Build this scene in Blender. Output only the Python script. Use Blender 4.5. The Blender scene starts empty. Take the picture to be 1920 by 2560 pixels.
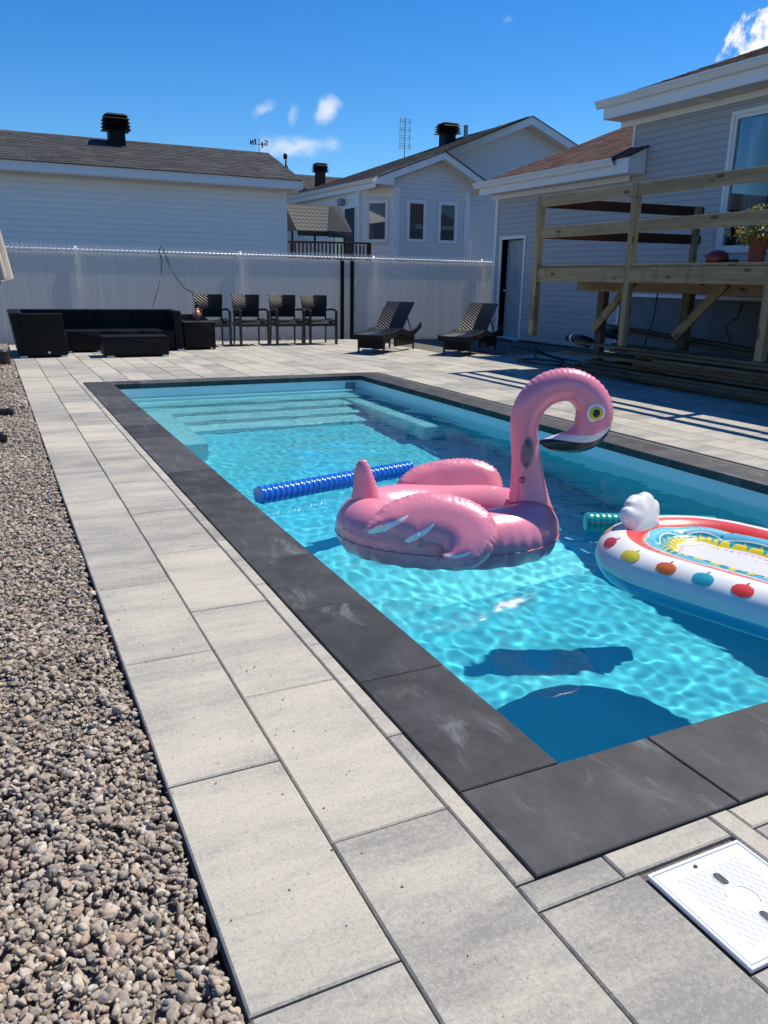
import bpy, bmesh, math, random
import numpy as np
from mathutils import Vector, Matrix
random.seed(7); rng = np.random.default_rng(7)
R = math.radians
sc = bpy.context.scene
COL = sc.collection
# ------------------------------------------------------------------ camera
cam_d = bpy.data.cameras.new('camera'); cam = bpy.data.objects.new('camera', cam_d); COL.objects.link(cam); sc.camera = cam
cam_d.sensor_fit = 'VERTICAL'; cam_d.sensor_height = 24.0; cam_d.sensor_width = 18.0; cam_d.lens = 18.643
cam_d.clip_start = 0.05; cam_d.clip_end = 2000
PITCH, ROLL, YAW, EYE = 0.28310174, 0.01786065, 0.45503324, 1.2
_f = Vector((math.sin(YAW)*math.cos(PITCH), math.cos(YAW)*math.cos(PITCH), -math.sin(PITCH)))
_r0 = Vector((math.cos(YAW), -math.sin(YAW), 0)); _u0 = _r0.cross(_f)
_r = _r0*math.cos(ROLL)+_u0*math.sin(ROLL); _u = -_r0*math.sin(ROLL)+_u0*math.cos(ROLL)
cam.matrix_world = Matrix(((_r.x,_u.x,-_f.x,0),(_r.y,_u.y,-_f.y,0),(_r.z,_u.z,-_f.z,EYE),(0,0,0,1)))
# ------------------------------------------------------------------ light
SUN = Vector((0.635, 0.11, 1.0)).normalized()
SUN_EL = math.asin(SUN.z); SUN_AZ = math.atan2(SUN.x, SUN.y)
sd = bpy.data.lights.new('sun', 'SUN'); sun = bpy.data.objects.new('sun', sd); COL.objects.link(sun)
sd.energy = 5.0; sd.angle = R(0.53); sd.color = (1.0, 0.935, 0.80)
sun.rotation_euler = (-SUN).to_track_quat('-Z', 'Y').to_euler(); sun.location = (30, 10, 40)
sd.cycles.is_caustics_light = True
vs = sc.view_settings; vs.view_transform = 'Standard'; vs.look = 'None'; vs.gamma = 1.0; vs.exposure = 0.18; vs.use_curve_mapping = False
sc.cycles.use_denoising = True; sc.cycles.denoiser = 'OPENIMAGEDENOISE'; sc.cycles.denoising_input_passes = 'RGB_ALBEDO_NORMAL'
sc.cycles.caustics_refractive = True; sc.cycles.caustics_reflective = False
sc.cycles.sample_clamp_indirect = 4.0; sc.cycles.blur_glossy = 0.3
sc.cycles.max_bounces = 10; sc.cycles.transparent_max_bounces = 12

# ------------------------------------------------------------------ node helper
class NT:
    def __init__(s, tree): s.t = tree; s.t.nodes.clear()
    def n(s, typ, props=None, ins=None):
        nd = s.t.nodes.new(typ)
        for k, v in (props or {}).items(): setattr(nd, k, v)
        for k, v in (ins or {}).items(): s.set(nd, k, v)
        return nd
    def set(s, nd, k, v):
        sk = nd.inputs[k]
        if isinstance(v, bpy.types.NodeSocket): s.t.links.new(v, sk)
        else:
            if sk.type == 'RGBA' and len(v) == 3: v = (*v, 1)
            sk.default_value = v
    def math(s, op, a, b=0.0, c=None, clamp=False):
        nd = s.n('ShaderNodeMath', {'operation': op, 'use_clamp': clamp}, {0: a, 1: b})
        if c is not None: s.set(nd, 2, c)
        return nd.outputs[0]
    def vm(s, op, a, b=None, scale=None):
        nd = s.n('ShaderNodeVectorMath', {'operation': op}, {0: a})
        if b is not None: s.set(nd, 1, b)
        if scale is not None: s.set(nd, 'Scale', scale)
        return nd.outputs[1] if op in ('DOT_PRODUCT', 'LENGTH', 'DISTANCE') else nd.outputs[0]
    def noise(s, vec, scale, detail=4, rough=0.55, dist=0.0, out=0):
        return s.n('ShaderNodeTexNoise', None, {'Vector': vec, 'Scale': scale, 'Detail': detail, 'Roughness': rough, 'Distortion': dist}).outputs[out]
    def ramp(s, fac, stops, interp='LINEAR'):
        nd = s.n('ShaderNodeValToRGB', None, {0: fac}); cr = nd.color_ramp; cr.interpolation = interp
        while len(cr.elements) < len(stops): cr.elements.new(0.5)
        for e, (p, c) in zip(cr.elements, stops): e.position = p; e.color = (*c, 1) if len(c) == 3 else c
        return nd.outputs[0]
    def mix(s, fac, a, b, mode='MIX'):
        nd = s.n('ShaderNodeMix', {'data_type': 'RGBA', 'blend_type': mode})
        s.set(nd, 0, fac); s.set(nd, 6, a); s.set(nd, 7, b); return nd.outputs[2]
    def smooth(s, x, a, b):
        nd = s.n('ShaderNodeMapRange', {'interpolation_type': 'SMOOTHSTEP'}, {0: x, 1: a, 2: b, 3: 0.0, 4: 1.0}); return nd.outputs[0]
    def bump(s, h, strength=0.3, dist=0.01, normal=None):
        nd = s.n('ShaderNodeBump', None, {'Height': h, 'Strength': strength, 'Distance': dist})
        if normal is not None: s.set(nd, 'Normal', normal)
        return nd.outputs[0]

# ------------------------------------------------------------------ sky
world = bpy.data.worlds.new('World'); sc.world = world; world.use_nodes = True
w = NT(world.node_tree)
sky = w.n('ShaderNodeTexSky', {'sky_type': 'NISHITA', 'sun_disc': False, 'sun_elevation': SUN_EL, 'sun_rotation': SUN_AZ, 'altitude': 200.0, 'air_density': 1.0, 'dust_density': 0.0, 'ozone_density': 1.6})
SKY_STRENGTH = 0.094
dirv = w.n('ShaderNodeTexCoord').outputs['Generated']
hs = w.n('ShaderNodeHueSaturation', None, {'Saturation': 1.42, 'Value': 1.0, 'Fac': 1.0, 'Color': sky.outputs[0]})
skycol = w.mix(1.0, hs.outputs[0], (.70, 1.0, 1.27), 'MULTIPLY')
def cloud(az, el, ra, rb, roll, scale, dens, soft, seed, flat=0.0):
    """one cloud patch at compass azimuth / elevation (degrees), angular radii ra, rb"""
    global skycol
    a, e = R(az), R(el)
    d = Vector((math.sin(a)*math.cos(e), math.cos(a)*math.cos(e), math.sin(e)))
    t = Vector((math.cos(a), -math.sin(a), 0)); b = t.cross(d); 
    t2 = t*math.cos(R(roll))+b*math.sin(R(roll)); b2 = -t*math.sin(R(roll))+b*math.cos(R(roll))
    u = w.math('DIVIDE', w.vm('DOT_PRODUCT', dirv, tuple(t2)), math.radians(ra))
    v = w.math('DIVIDE', w.vm('DOT_PRODUCT', dirv, tuple(b2)), math.radians(rb))
    rr = w.math('SQRT', w.math('ADD', w.math('MULTIPLY', u, u), w.math('MULTIPLY', v, v)))
    nz = w.noise(w.vm('ADD', dirv, (seed, seed*.7, seed*.3)), scale, 8, 0.62, 0.4)
    val = w.math('ADD', w.math('SUBTRACT', 1.0, rr), w.math('MULTIPLY', w.math('SUBTRACT', nz, 0.5), 2.6))
    front = w.math('GREATER_THAN', w.vm('DOT_PRODUCT', dirv, tuple(d)), 0.3)
    fac = w.math('MULTIPLY', w.math('MULTIPLY', w.smooth(val, 0.0, soft), dens), front)
    body = w.noise(w.vm('ADD', dirv, (seed+3, 0, 0)), scale*.6, 5, 0.5)
    cc = w.ramp(body, [(0.3, (7.6, 8.1, 9.0)), (0.6, (9.8, 9.9, 10.0))])
    skycol = w.mix(fac, skycol, cc)
CLOUDS = True
if CLOUDS:
    cloud(17.75, 10.4, 1.0, 0.45, 32, 30, 0.45, 1.3, 1.1)
    cloud(19.6, 10.1, 0.45, 0.75, -25, 34, 0.32, 1.3, 2.3)
    cloud(21.9, 10.5, 0.75, 1.35, -38, 24, 0.75, 1.3, 3.7)
    cloud(19.9, 8.25, 2.7, 0.9, 6, 20, 0.75, 1.3, 4.9)
    cloud(17.7, 8.2, 0.8, 1.0, 10, 26, 0.4, 1.5, 5.3)
    cloud(33.3, 15.5, 0.55, 0.3, 10, 32, 0.28, 1.3, 6.1)
    cloud(51.2, 13.6, 5.2, 2.9, 24, 15, 1.0, 0.22, 8.9)
bgn = w.n('ShaderNodeBackground', None, {'Color': skycol, 'Strength': SKY_STRENGTH})
w.t.links.new(bgn.outputs[0], w.n('ShaderNodeOutputWorld').inputs[0])

# ------------------------------------------------------------------ mesh helpers
class MB:
    def __init__(s): s.V = []; s.F = []; s.M = []; s.mi = 0
    def add(s, V, F):
        o = len(s.V); s.V += [tuple(v) for v in V]; s.F += [tuple(i+o for i in f) for f in F]; s.M += [s.mi]*len(F); return s
    def box(s, x0, x1, y0, y1, z0, z1):
        return s.add([(x0,y0,z0),(x1,y0,z0),(x1,y1,z0),(x0,y1,z0),(x0,y0,z1),(x1,y0,z1),(x1,y1,z1),(x0,y1,z1)],
                     [(3,2,1,0),(4,5,6,7),(0,1,5,4),(1,2,6,5),(2,3,7,6),(3,0,4,7)])
    def cbox(s, x0, x1, y0, y1, z0, z1, b):
        """box with chamfered top edge and vertical corners cut"""
        V = []
        for z, i in ((z0, 0), (z1-b, 0), (z1, b)): V += [(x0+i,y0+i,z),(x1-i,y0+i,z),(x1-i,y1-i,z),(x0+i,y1-i,z)]
        F = [(3,2,1,0),(8,9,10,11)]
        for k in (0, 4): F += [(k+j, k+(j+1)%4, k+4+(j+1)%4, k+4+j) for j in range(4)]
        return s.add(V, F)
    def beam(s, p0, p1, wd, ht, up=(0,0,1), b=0.004):
        """squared timber from p0 to p1, section wd x ht, lightly chamfered"""
        p0, p1, up = Vector(p0), Vector(p1), Vector(up); d = (p1-p0).normalized()
        sd_ = d.cross(up).normalized(); u = sd_.cross(d)
        a, c = wd/2, ht/2
        prof = [(-a+b,-c),(a-b,-c),(a,-c+b),(a,c-b),(a-b,c),(-a+b,c),(-a,c-b),(-a,-c+b)]
        V = [p+sd_*x+u*y for p in (p0, p1) for x, y in prof]
        n = 8; F = [tuple(range(n))[::-1], tuple(range(n, 2*n))]+[(j,(j+1)%n,n+(j+1)%n,n+j) for j in range(n)]
        F[0] = tuple(range(n)); F[1] = tuple(range(2*n-1, n-1, -1)); F[2:] = [f[::-1] for f in F[2:]]
        return s.add(V, F)
    def prism(s, poly, ax, a0, a1):
        """polygon in the two other axes extruded along axis ax"""
        n = len(poly); V = []
        for a in (a0, a1):
            for p in poly:
                v = list(p); v.insert(ax, a); V.append(tuple(v))
        return s.add(V, [tuple(range(n)), tuple(range(2*n-1, n-1, -1))]+[(j, n+j, n+(j+1)%n, (j+1)%n) for j in range(n)])
    def tube(s, pts, rad, n=8, cap=True, up=None, squash=1.0):
        pts = [Vector(p) for p in pts]; m = len(pts)
        if not hasattr(rad, '__len__'): rad = [rad]*m
        V = []; prev = None
        for i, p in enumerate(pts):
            t = (pts[min(i+1, m-1)]-pts[max(i-1, 0)]).normalized()
            if prev is None:
                a = Vector(up) if up else (Vector((0,0,1)) if abs(t.z) < .9 else Vector((1,0,0)))
            else: a = prev
            e1 = (a-t*a.dot(t)).normalized(); e2 = t.cross(e1); prev = e1
            for k in range(n):
                q = 2*math.pi*k/n; V.append(p+(e1*math.cos(q)*squash+e2*math.sin(q))*rad[i])
        F = [(i*n+k, i*n+(k+1)%n, (i+1)*n+(k+1)%n, (i+1)*n+k) for i in range(m-1) for k in range(n)]
        if cap: F += [tuple(range(n))[::-1], tuple(range((m-1)*n, m*n))]
        return s.add(V, F)
    def lathe(s, prof, n=24, c=(0,0,0)):
        V = [(c[0]+r*math.cos(2*math.pi*k/n), c[1]+r*math.sin(2*math.pi*k/n), c[2]+z) for r, z in prof for k in range(n)]
        m = len(prof)
        F = [(i*n+k, i*n+(k+1)%n, (i+1)*n+(k+1)%n, (i+1)*n+k) for i in range(m-1) for k in range(n)]
        F += [tuple(range(n))[::-1], tuple(range((m-1)*n, m*n))]
        return s.add(V, F)
    def data(s, name, mat, smooth=False):
        me = bpy.data.meshes.new(name); me.from_pydata(s.V, [], s.F)
        for m_ in (mat if isinstance(mat, (list, tuple)) else [mat]): me.materials.append(m_)
        if max(s.M, default=0) > 0: me.polygons.foreach_set('material_index', s.M)
        bm = bmesh.new(); bm.from_mesh(me); bmesh.ops.recalc_face_normals(bm, faces=bm.faces); bm.to_mesh(me); bm.free()
        if smooth:
            me.polygons.foreach_set('use_smooth', [True]*len(me.polygons))
            if smooth != True: me.set_sharp_from_angle(angle=R(smooth))
        me.update(); return me
    def obj(s, name, mat, parent=None, smooth=False, loc=(0,0,0), rot=(0,0,0)):
        return O(name, s.data(name, mat, smooth), parent, loc, rot)
def O(name, data, parent=None, loc=(0,0,0), rot=(0,0,0), scale=None):
    o = bpy.data.objects.new(name, data); COL.objects.link(o)
    o.location = loc; o.rotation_euler = rot
    if scale is not None: o.scale = scale
    if parent: o.parent = parent
    return o
def E(name, loc=(0,0,0), rot=(0,0,0), label=None, cat=None, group=None, kind=None):
    o = O(name, None, None, loc, rot); o.empty_display_size = .2; return T(o, label, cat, group, kind)
def T(o, label=None, cat=None, group=None, kind=None):
    for k, v in (('label', label), ('category', cat), ('group', group), ('kind', kind)):
        if v: o[k] = v
    return o
def copy_tree(o, parent=None):
    c = o.copy(); COL.objects.link(c); c.parent = parent
    for ch in o.children: copy_tree(ch, c)
    return c

# ------------------------------------------------------------------ materials
def material(name):
    m = bpy.data.materials.new(name); m.use_nodes = True; return m, NT(m.node_tree)
def finish(t, bsdf, m, vol=None):
    o = t.n('ShaderNodeOutputMaterial'); t.t.links.new(bsdf, o.inputs[0])
    if vol is not None: t.t.links.new(vol, o.inputs[1])
    return m
def rnd(t):
    """one random number per piece, whether it is an object or an island of a joined mesh"""
    a = t.n('ShaderNodeObjectInfo').outputs['Random']; g = t.n('ShaderNodeNewGeometry').outputs['Random Per Island']
    return t.math('FRACT', t.math('ADD', a, g))
def simple(name, col, rough=0.5, var=0.1, scale=8.0, bump=0.0, bscale=60.0, metal=0.0, spec=0.5, coat=0.0, piece=0.0, dirt=None):
    m, t = material(name); tc = t.n('ShaderNodeTexCoord').outputs['Object']
    nz = t.noise(tc, scale, 5)
    lo = tuple(c*(1-var) for c in col); hi = tuple(min(1, c*(1+var)) for c in col)
    c = t.ramp(nz, [(0.3, lo), (0.7, hi)])
    if piece: c = t.mix(1.0, c, t.ramp(rnd(t), [(0, (1-piece,)*3), (1, (1.0, 1.0, 1.0))]), 'MULTIPLY')
    if dirt: c = t.mix(t.math('MULTIPLY', t.smooth(t.noise(tc, scale*.5, 7, .65), .52, .75), dirt[1]), c, dirt[0])
    b = t.n('ShaderNodeBsdfPrincipled', None, {'Base Color': c, 'Roughness': rough, 'Metallic': metal, 'Specular IOR Level': spec, 'Coat Weight': coat})
    if bump: t.set(b, 'Normal', t.bump(t.noise(tc, bscale, 4), bump, 0.004))
    return finish(t, b.outputs[0], m)
M = {}
def mk_paver():
    m, t = material('paver_concrete'); tc = t.n('ShaderNodeTexCoord').outputs['Object']; r = t.n('ShaderNodeObjectInfo').outputs['Random']
    isl = t.n('ShaderNodeNewGeometry').outputs['Random Per Island']; r = t.math('FRACT', t.math('ADD', r, isl))
    off = t.n('ShaderNodeCombineXYZ', None, {0: t.math('MULTIPLY', r, 57.0), 1: t.math('MULTIPLY', r, 91.0)}).outputs[0]
    p = t.vm('ADD', tc, off)
    st = t.vm('MULTIPLY', p, (1.5, 5.0, 1.0))
    big = t.noise(st, 1.0, 6, 0.68, 0.0)
    streak = t.noise(t.vm('MULTIPLY', p, (5.0, 22.0, 1.0)), 1.6, 5, 0.6)
    v = t.math('ADD', big, t.math('ADD', t.math('MULTIPLY', t.math('SUBTRACT', streak, .5), 0.20), t.math('MULTIPLY', t.math('SUBTRACT', t.noise(p, 75, 4, .75), .5), 0.55)))
    v = t.math('ADD', v, t.math('MULTIPLY', t.math('SUBTRACT', r, .5), 0.24))
    c = t.ramp(v, [(0.30, (.25, .238, .215)), (0.43, (.34, .32, .285)), (0.56, (.43, .398, .335)), (0.72, (.50, .458, .378))])
    sp = t.noise(p, 210, 2, .7); c = t.mix(t.math('MULTIPLY', t.smooth(sp, .60, .72), .55), c, (.72, .70, .66))
    sp2 = t.noise(t.vm('ADD', p, (9, 4, 2)), 115, 4, .75); c = t.mix(t.math('MULTIPLY', t.smooth(sp2, .55, .70), .75), c, (.19, .175, .155))
    st2 = t.noise(t.vm('ADD', p, (3, 14, 2)), 26, 4, .7); c = t.mix(t.math('MULTIPLY', t.smooth(st2, .66, .76), .3), c, (.24, .20, .15))
    b = t.n('ShaderNodeBsdfPrincipled', None, {'Base Color': c, 'Roughness': .82, 'Specular IOR Level': .3})
    h = t.math('ADD', t.noise(p, 150, 4, .65), t.math('MULTIPLY', t.noise(p, 40, 3), .5))
    t.set(b, 'Normal', t.bump(h, .45, .003)); return finish(t, b.outputs[0], m)
M['paver'] = mk_paver()
def mk_coping():
    m, t = material('charcoal_coping'); tc = t.n('ShaderNodeTexCoord').outputs['Object']; r = t.n('ShaderNodeObjectInfo').outputs['Random']
    p = t.vm('ADD', tc, t.n('ShaderNodeCombineXYZ', None, {0: t.math('MULTIPLY', r, 43.0), 1: t.math('MULTIPLY', r, 71.0)}).outputs[0])
    c = t.ramp(t.math('ADD', t.noise(p, 5, 6, .65), t.math('MULTIPLY', t.math('SUBTRACT', r, .5), .35)), [(.3, (.026, .027, .030)), (.72, (.075, .075, .078))])
    sc1 = t.noise(t.vm('MULTIPLY', p, (7, 2.5, 1)), 1.2, 8, .68, .8)
    sc2 = t.noise(t.vm('MULTIPLY', p, (60, 12, 1)), 1.0, 4, .7)
    du = t.math('MULTIPLY', t.smooth(sc1, .52, .78), t.math('ADD', .35, t.math('MULTIPLY', sc2, .8)))
    c = t.mix(t.math('MULTIPLY', du, .85), c, (.23, .235, .25))
    br = t.noise(t.vm('ADD', p, (8, 3, 0)), 3.3, 7, .7); c = t.mix(t.math('MULTIPLY', t.smooth(br, .58, .75), .4), c, (.15, .13, .10))
    sp = t.noise(p, 230, 2, .7); c = t.mix(t.math('MULTIPLY', t.smooth(sp, .66, .74), .5), c, (.26, .25, .24))
    b = t.n('ShaderNodeBsdfPrincipled', None, {'Base Color': c, 'Roughness': .72, 'Specular IOR Level': .35})
    t.set(b, 'Normal', t.bump(t.noise(p, 160, 4, .65), .4, .003)); return finish(t, b.outputs[0], m)
M['coping'] = mk_coping()
M['sand'] = simple('joint_sand', (.13, .115, .095), .95, .35, 60, .8, 220)
M['gravel_fines'] = simple('gravel_fines', (.20, .17, .14), .95, .4, 90, .8, 160)
M['soil'] = simple('dark_soil', (.085, .072, .058), .95, .4, 3, .8, 60)
def mk_gravel():
    m, t = material('river_gravel'); tc = t.n('ShaderNodeTexCoord').outputs['Object']; r = rnd(t)
    c = t.ramp(r, [(0, (.36,.295,.235)), (.16, (.49,.41,.325)), (.3, (.40,.325,.265)), (.42, (.57,.485,.39)), (.54, (.45,.37,.30)), (.66, (.53,.43,.34)), (.78, (.35,.315,.275)), (.86, (.50,.36,.27)), (.91, (.64,.575,.49)), (.96, (.25,.22,.19))], 'CONSTANT')
    nz = t.noise(tc, 90, 5, .7); c = t.mix(t.smooth(nz, .35, .75), c, t.mix(1.0, c, (.55, .53, .5), 'MULTIPLY'))
    c = t.mix(t.math('MULTIPLY', t.smooth(t.noise(tc, 340, 2), .6, .7), .4), c, (.5, .47, .43))
    b = t.n('ShaderNodeBsdfPrincipled', None, {'Base Color': c, 'Roughness': .8, 'Specular IOR Level': .3})
    t.set(b, 'Normal', t.bump(t.noise(tc, 200, 4, .65), .55, .004)); return finish(t, b.outputs[0], m)
M['gravel'] = mk_gravel()
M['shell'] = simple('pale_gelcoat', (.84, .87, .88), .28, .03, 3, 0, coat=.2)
M['shell_depth_tint'] = simple('depth_tinted_shell', (.30, .76, .86), .3, .04, 3, 0)  # water's depth absorption put into the shell colour, floor and deep walls only
def mk_water():
    m, t = material('pool_water')
    b = t.n('ShaderNodeBsdfPrincipled', None, {'Base Color': (.27, .83, .93), 'Roughness': 0.0, 'IOR': 1.333, 'Transmission Weight': 1.0})
    return finish(t, b.outputs[0], m)
M['water'] = mk_water()

# ------------------------------------------------------------------ ground, patio, pool
PX0, PX1, PY0, PY1 = 1.216, 4.296, 1.42, 9.584      # inner edge of the coping
CX0, CX1, CY0, CY1 = .912, 4.600, 1.104, 9.888      # outer edge of the coping
WL = -.15
def ring(x0, x1, y0, y1, hx0, hx1, hy0, hy1, z, thick=0.0):
    mb = MB()
    for a, b_, c, d in ((x0, hx0, y0, y1), (hx1, x1, y0, y1), (hx0, hx1, y0, hy0), (hx0, hx1, hy1, y1)):
        mb.add([(a,c,z),(b_,c,z),(b_,d,z),(a,d,z)], [(0,1,2,3)])
    return mb
T(ring(-400, 400, -400, 500, PX0-.10, PX1+.10, PY0-.10, PY1+.10, -.075).obj('ground', M['soil']), kind='structure')
patio = T(ring(.268, 10.3, -1.2, 15.72, PX0-.08, PX1+.08, PY0-.08, PY1+.08, -.012).obj('patio', M['sand']), kind='structure')
# pavers
JT = .0024
COLW = .2955; PLEN = .6975
cols = [(.2696, .5605), (.5605, .859)]
xs = .912
pav = []      # (x0,x1,y0,y1)
def run(x0, x1, y0, y1, start):
    k = math.floor((y0-start)/PLEN); y = start+k*PLEN
    while y < y1-.02:
        a, b_ = max(y, y0), min(y+PLEN, y1)
        if b_-a > .03: pav.append((x0, x1, a, b_))
        y += PLEN
YF = 15.70
run(.2696, .5605, -.9, YF, 1.037); run(.5605, .859, -.9, YF, 1.384)
# strip beside the coping
y = -.0
for a in np.arange(1.104, CY1-.02, .615): pav.append((.859, .912, a, min(a+.615, CY1)))
# third column behind and in front of the pool, then the rest
ci = 0; x = .859
while x < 10.25:
    x1 = x+COLW
    far0 = CY1
    st = 1.037+PLEN*(.5*(ci % 2))+.12*math.sin(ci*2.1)
    if x < CX1-.05: run(x, x1, far0, YF, st)
    else:
        lim = YF if x < 6.9 else (12.35 if x < 7.5 else 11.3)
        if x < 7.55: run(x, x1, -.6, lim, st)
        elif x < 9.6: run(x, x1, 9.9, 11.6 if x < 8.6 else 11.9, st)
    ci += 1; x = x1
XR = .859+COLW*13      # right edge of columns that stop at the coping
# near end: narrow border strips, skimmer surround
pav += [(.859, 1.085, 1.027, 1.104), (1.085, 1.402, 1.027, 1.104), (1.402, 1.466, .56, 1.104), (1.466, 1.78, 1.027, 1.104), (1.78, 2.4, 1.027, 1.104), (2.4, 3.02, 1.027, 1.104), (3.02, 3.64, 1.027, 1.104), (3.64, 4.26, 1.027, 1.104), (4.26, 4.6, 1.027, 1.104)]
pav += [(.859, 1.121, .335, 1.027), (.859, 1.121, -.36, .335), (1.121, 1.402, .05, .742), (1.121, 1.402, -.6, .05), (1.402, 1.466, -.14, .56)]
xx = 1.466
k = 0
while xx < 4.6:
    x1 = min(xx+.31, 4.605)
    for a, b_ in ((.33, 1.027), (-.3675, .33)):
        o_ = (k % 2)*.0
        pav.append((xx, x1, a, b_))
    xx = x1; k += 1
def keep(p):      # drop anything under the coping ring
    x0, x1, y0, y1 = p; cx, cy = (x0+x1)/2, (y0+y1)/2
    return not (CX0-.01 < cx < CX1+.01 and CY0-.01 < cy < CY1+.01)
pav = [p for p in pav if keep(p)]
# a column that straddles the outer coping edge starts at the coping
pav2 = []
for x0, x1, y0, y1 in pav:
    if y1 > 1.11 and x0 < CX1 < x1 and y0 < CY1-.01: x0 = CX1
    if x1-x0 > .02: pav2.append((x0, x1, y0, y1))
pav = pav2
def vis(p):
    c = Vector(((p[0]+p[1])/2, (p[2]+p[3])/2, 0))-Vector((0,0,EYE)); z = c.dot(_f)
    if z < .3: return -1
    u, v = c.dot(_r)/z/.4827, c.dot(_u)/z/.6437
    return (1 if abs(u) < 1.2 and abs(v) < 1.2 else .2)/z**2
pav.sort(key=vis, reverse=True)
cache = {}
rest = MB()
for i, (x0, x1, y0, y1) in enumerate(pav):
    wx, wy = round(x1-x0-2*JT, 4), round(y1-y0-2*JT, 4)
    if i < 300:
        if (wx, wy) not in cache: cache[(wx, wy)] = MB().cbox(-wx/2, wx/2, -wy/2, wy/2, -.055, 0, .004).data('paver', M['paver'])
        O('paver', cache[(wx, wy)], patio, ((x0+x1)/2, (y0+y1)/2, random.uniform(-.0015, .0015)), (random.uniform(-.0015,.0015), random.uniform(-.002,.002), random.uniform(-.002,.002)))
    else: rest.cbox(x0+JT, x1-JT, y0+JT, y1-JT, -.055, random.uniform(-.0015, .0015), .004)
if rest.V: T(rest.obj('paver', M['paver'], patio), kind='stuff')

pool = E('swimming_pool', ((PX0+PX1)/2, (PY0+PY1)/2, 0), label='rectangular inground swimming pool with charcoal stone coping, pale shell and wide entry steps', cat='pool')
PO = Vector(pool.location)
def pl(mb, name, mat, parent=pool, smooth=False): return mb.obj(name, mat, parent, smooth, -PO)
cop = []
def cop_run(a0, a1, n):
    e = np.linspace(a0, a1, n+1); return list(zip(e[:-1], e[1:]))
ys = [1.42+.6017*k for k in range(14)]; ys[-1] = CY1-.304
ys = [v for v in ys if v < 9.3]+[CY1-.304]
for a, b_ in zip(ys[:-1], ys[1:]): cop.append((CX0, PX0, a, b_)); 
for a, b_ in zip(ys[:-1], ys[1:]): cop.append((PX1, CX1, a, b_))
xsn = [CX0, 1.512, 2.115, 2.718, 3.321, 3.924, CX1]
for a, b_ in zip(xsn[:-1], xsn[1:]): cop.append((a, b_, CY0, PY0))
xsf = [CX0, 1.50, 2.10, 2.70, 3.30, 3.95, CX1]
for a, b_ in zip(xsf[:-1], xsf[1:]): cop.append((a, b_, CY1-.304, CY1))
for x0, x1, y0, y1 in cop:
    g = .0022
    mb = MB().cbox(-(x1-x0)/2+g, (x1-x0)/2-g, -(y1-y0)/2+g, (y1-y0)/2-g, -.058, 0, .003)
    mb.obj('coping_stone', M['coping'], pool, False, Vector(((x0+x1)/2, (y0+y1)/2, .003+random.uniform(0, .0015)))-PO, (random.uniform(-.001,.001), random.uniform(-.001,.001), random.uniform(-.0012,.0012)))
# shell
sx0, sx1, sy0, sy1 = PX0-.014, PX1+.014, PY0-.014, PY1+.014; TH = .16
sh = MB()
ZB = -.24
sh.box(sx0-TH, sx0, sy0-TH, sy1+TH, -2.1, ZB); sh.box(sx1, sx1+TH, sy0-TH, sy1+TH, -2.1, ZB)
sh.box(sx0, sx1, sy0-TH, sy0, -2.1, ZB); sh.box(sx0, sx1, sy1, sy1+TH, -2.1, ZB)
bd = MB()
bd.box(sx0-TH, sx0, sy0-TH, sy1+TH, ZB+.001, -.058); bd.box(sx1, sx1+TH, sy0-TH, sy1+TH, ZB+.001, -.058)
bd.box(sx0, sx1, sy0-TH, sy0, ZB+.001, -.058); bd.box(sx0, sx1, sy1, sy1+TH, ZB+.001, -.058)
sh.prism([(sy0, -2.1), (sy1, -2.1), (sy1, -1.10), (7.9, -1.10), (5.2, -1.27), (3.9, -1.55), (sy0, -1.58)], 0, sx0, sx1)
shell = pl(sh, 'shell', M['shell_depth_tint'])
recv = [shell, pl(bd, 'waterline_band', M['shell'])]  # untinted top of the same walls; the painted depth colour starts below
for yf, z in ((9.45, -.26), (9.09, -.43), (8.73, -.60), (8.37, -.77), (8.02, -.94)):
    mb = MB(); e = .025
    ya = {9.45: sy1, 9.09: 9.45, 8.73: 9.09, 8.37: 8.73, 8.02: 8.37}[yf]
    mb.prism([(yf, -1.25), (ya, -1.25), (ya, z), (yf+e, z), (yf+e*.3, z-e*.3), (yf, z-e)], 0, sx0+.002, sx1-.002)
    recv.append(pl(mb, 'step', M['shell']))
for a, b_ in ((sx0, 1.665), (3.86, sx1)):
    mb = MB(); e = .03
    mb.cbox(a+.001, b_, 7.02, 9.09 if True else 0, -1.3, -.52, e)
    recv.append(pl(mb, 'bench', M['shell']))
M['skim'] = simple('grey_plastic', (.25, .26, .28), .5)
mb = MB()
for z0, z1 in ((-.10, -.085), (-.185, -.17)): mb.box(4.10, 4.24, sy1-.012, sy1-.001, z0, z1)
mb.box(4.10, 4.115, sy1-.012, sy1-.001, -.17, -.10); mb.box(4.225, 4.24, sy1-.012, sy1-.001, -.17, -.10); mb.box(4.115, 4.225, sy1-.006, sy1-.001, -.17, -.10)
pl(mb, 'skimmer_mouth', M['skim'])
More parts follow.
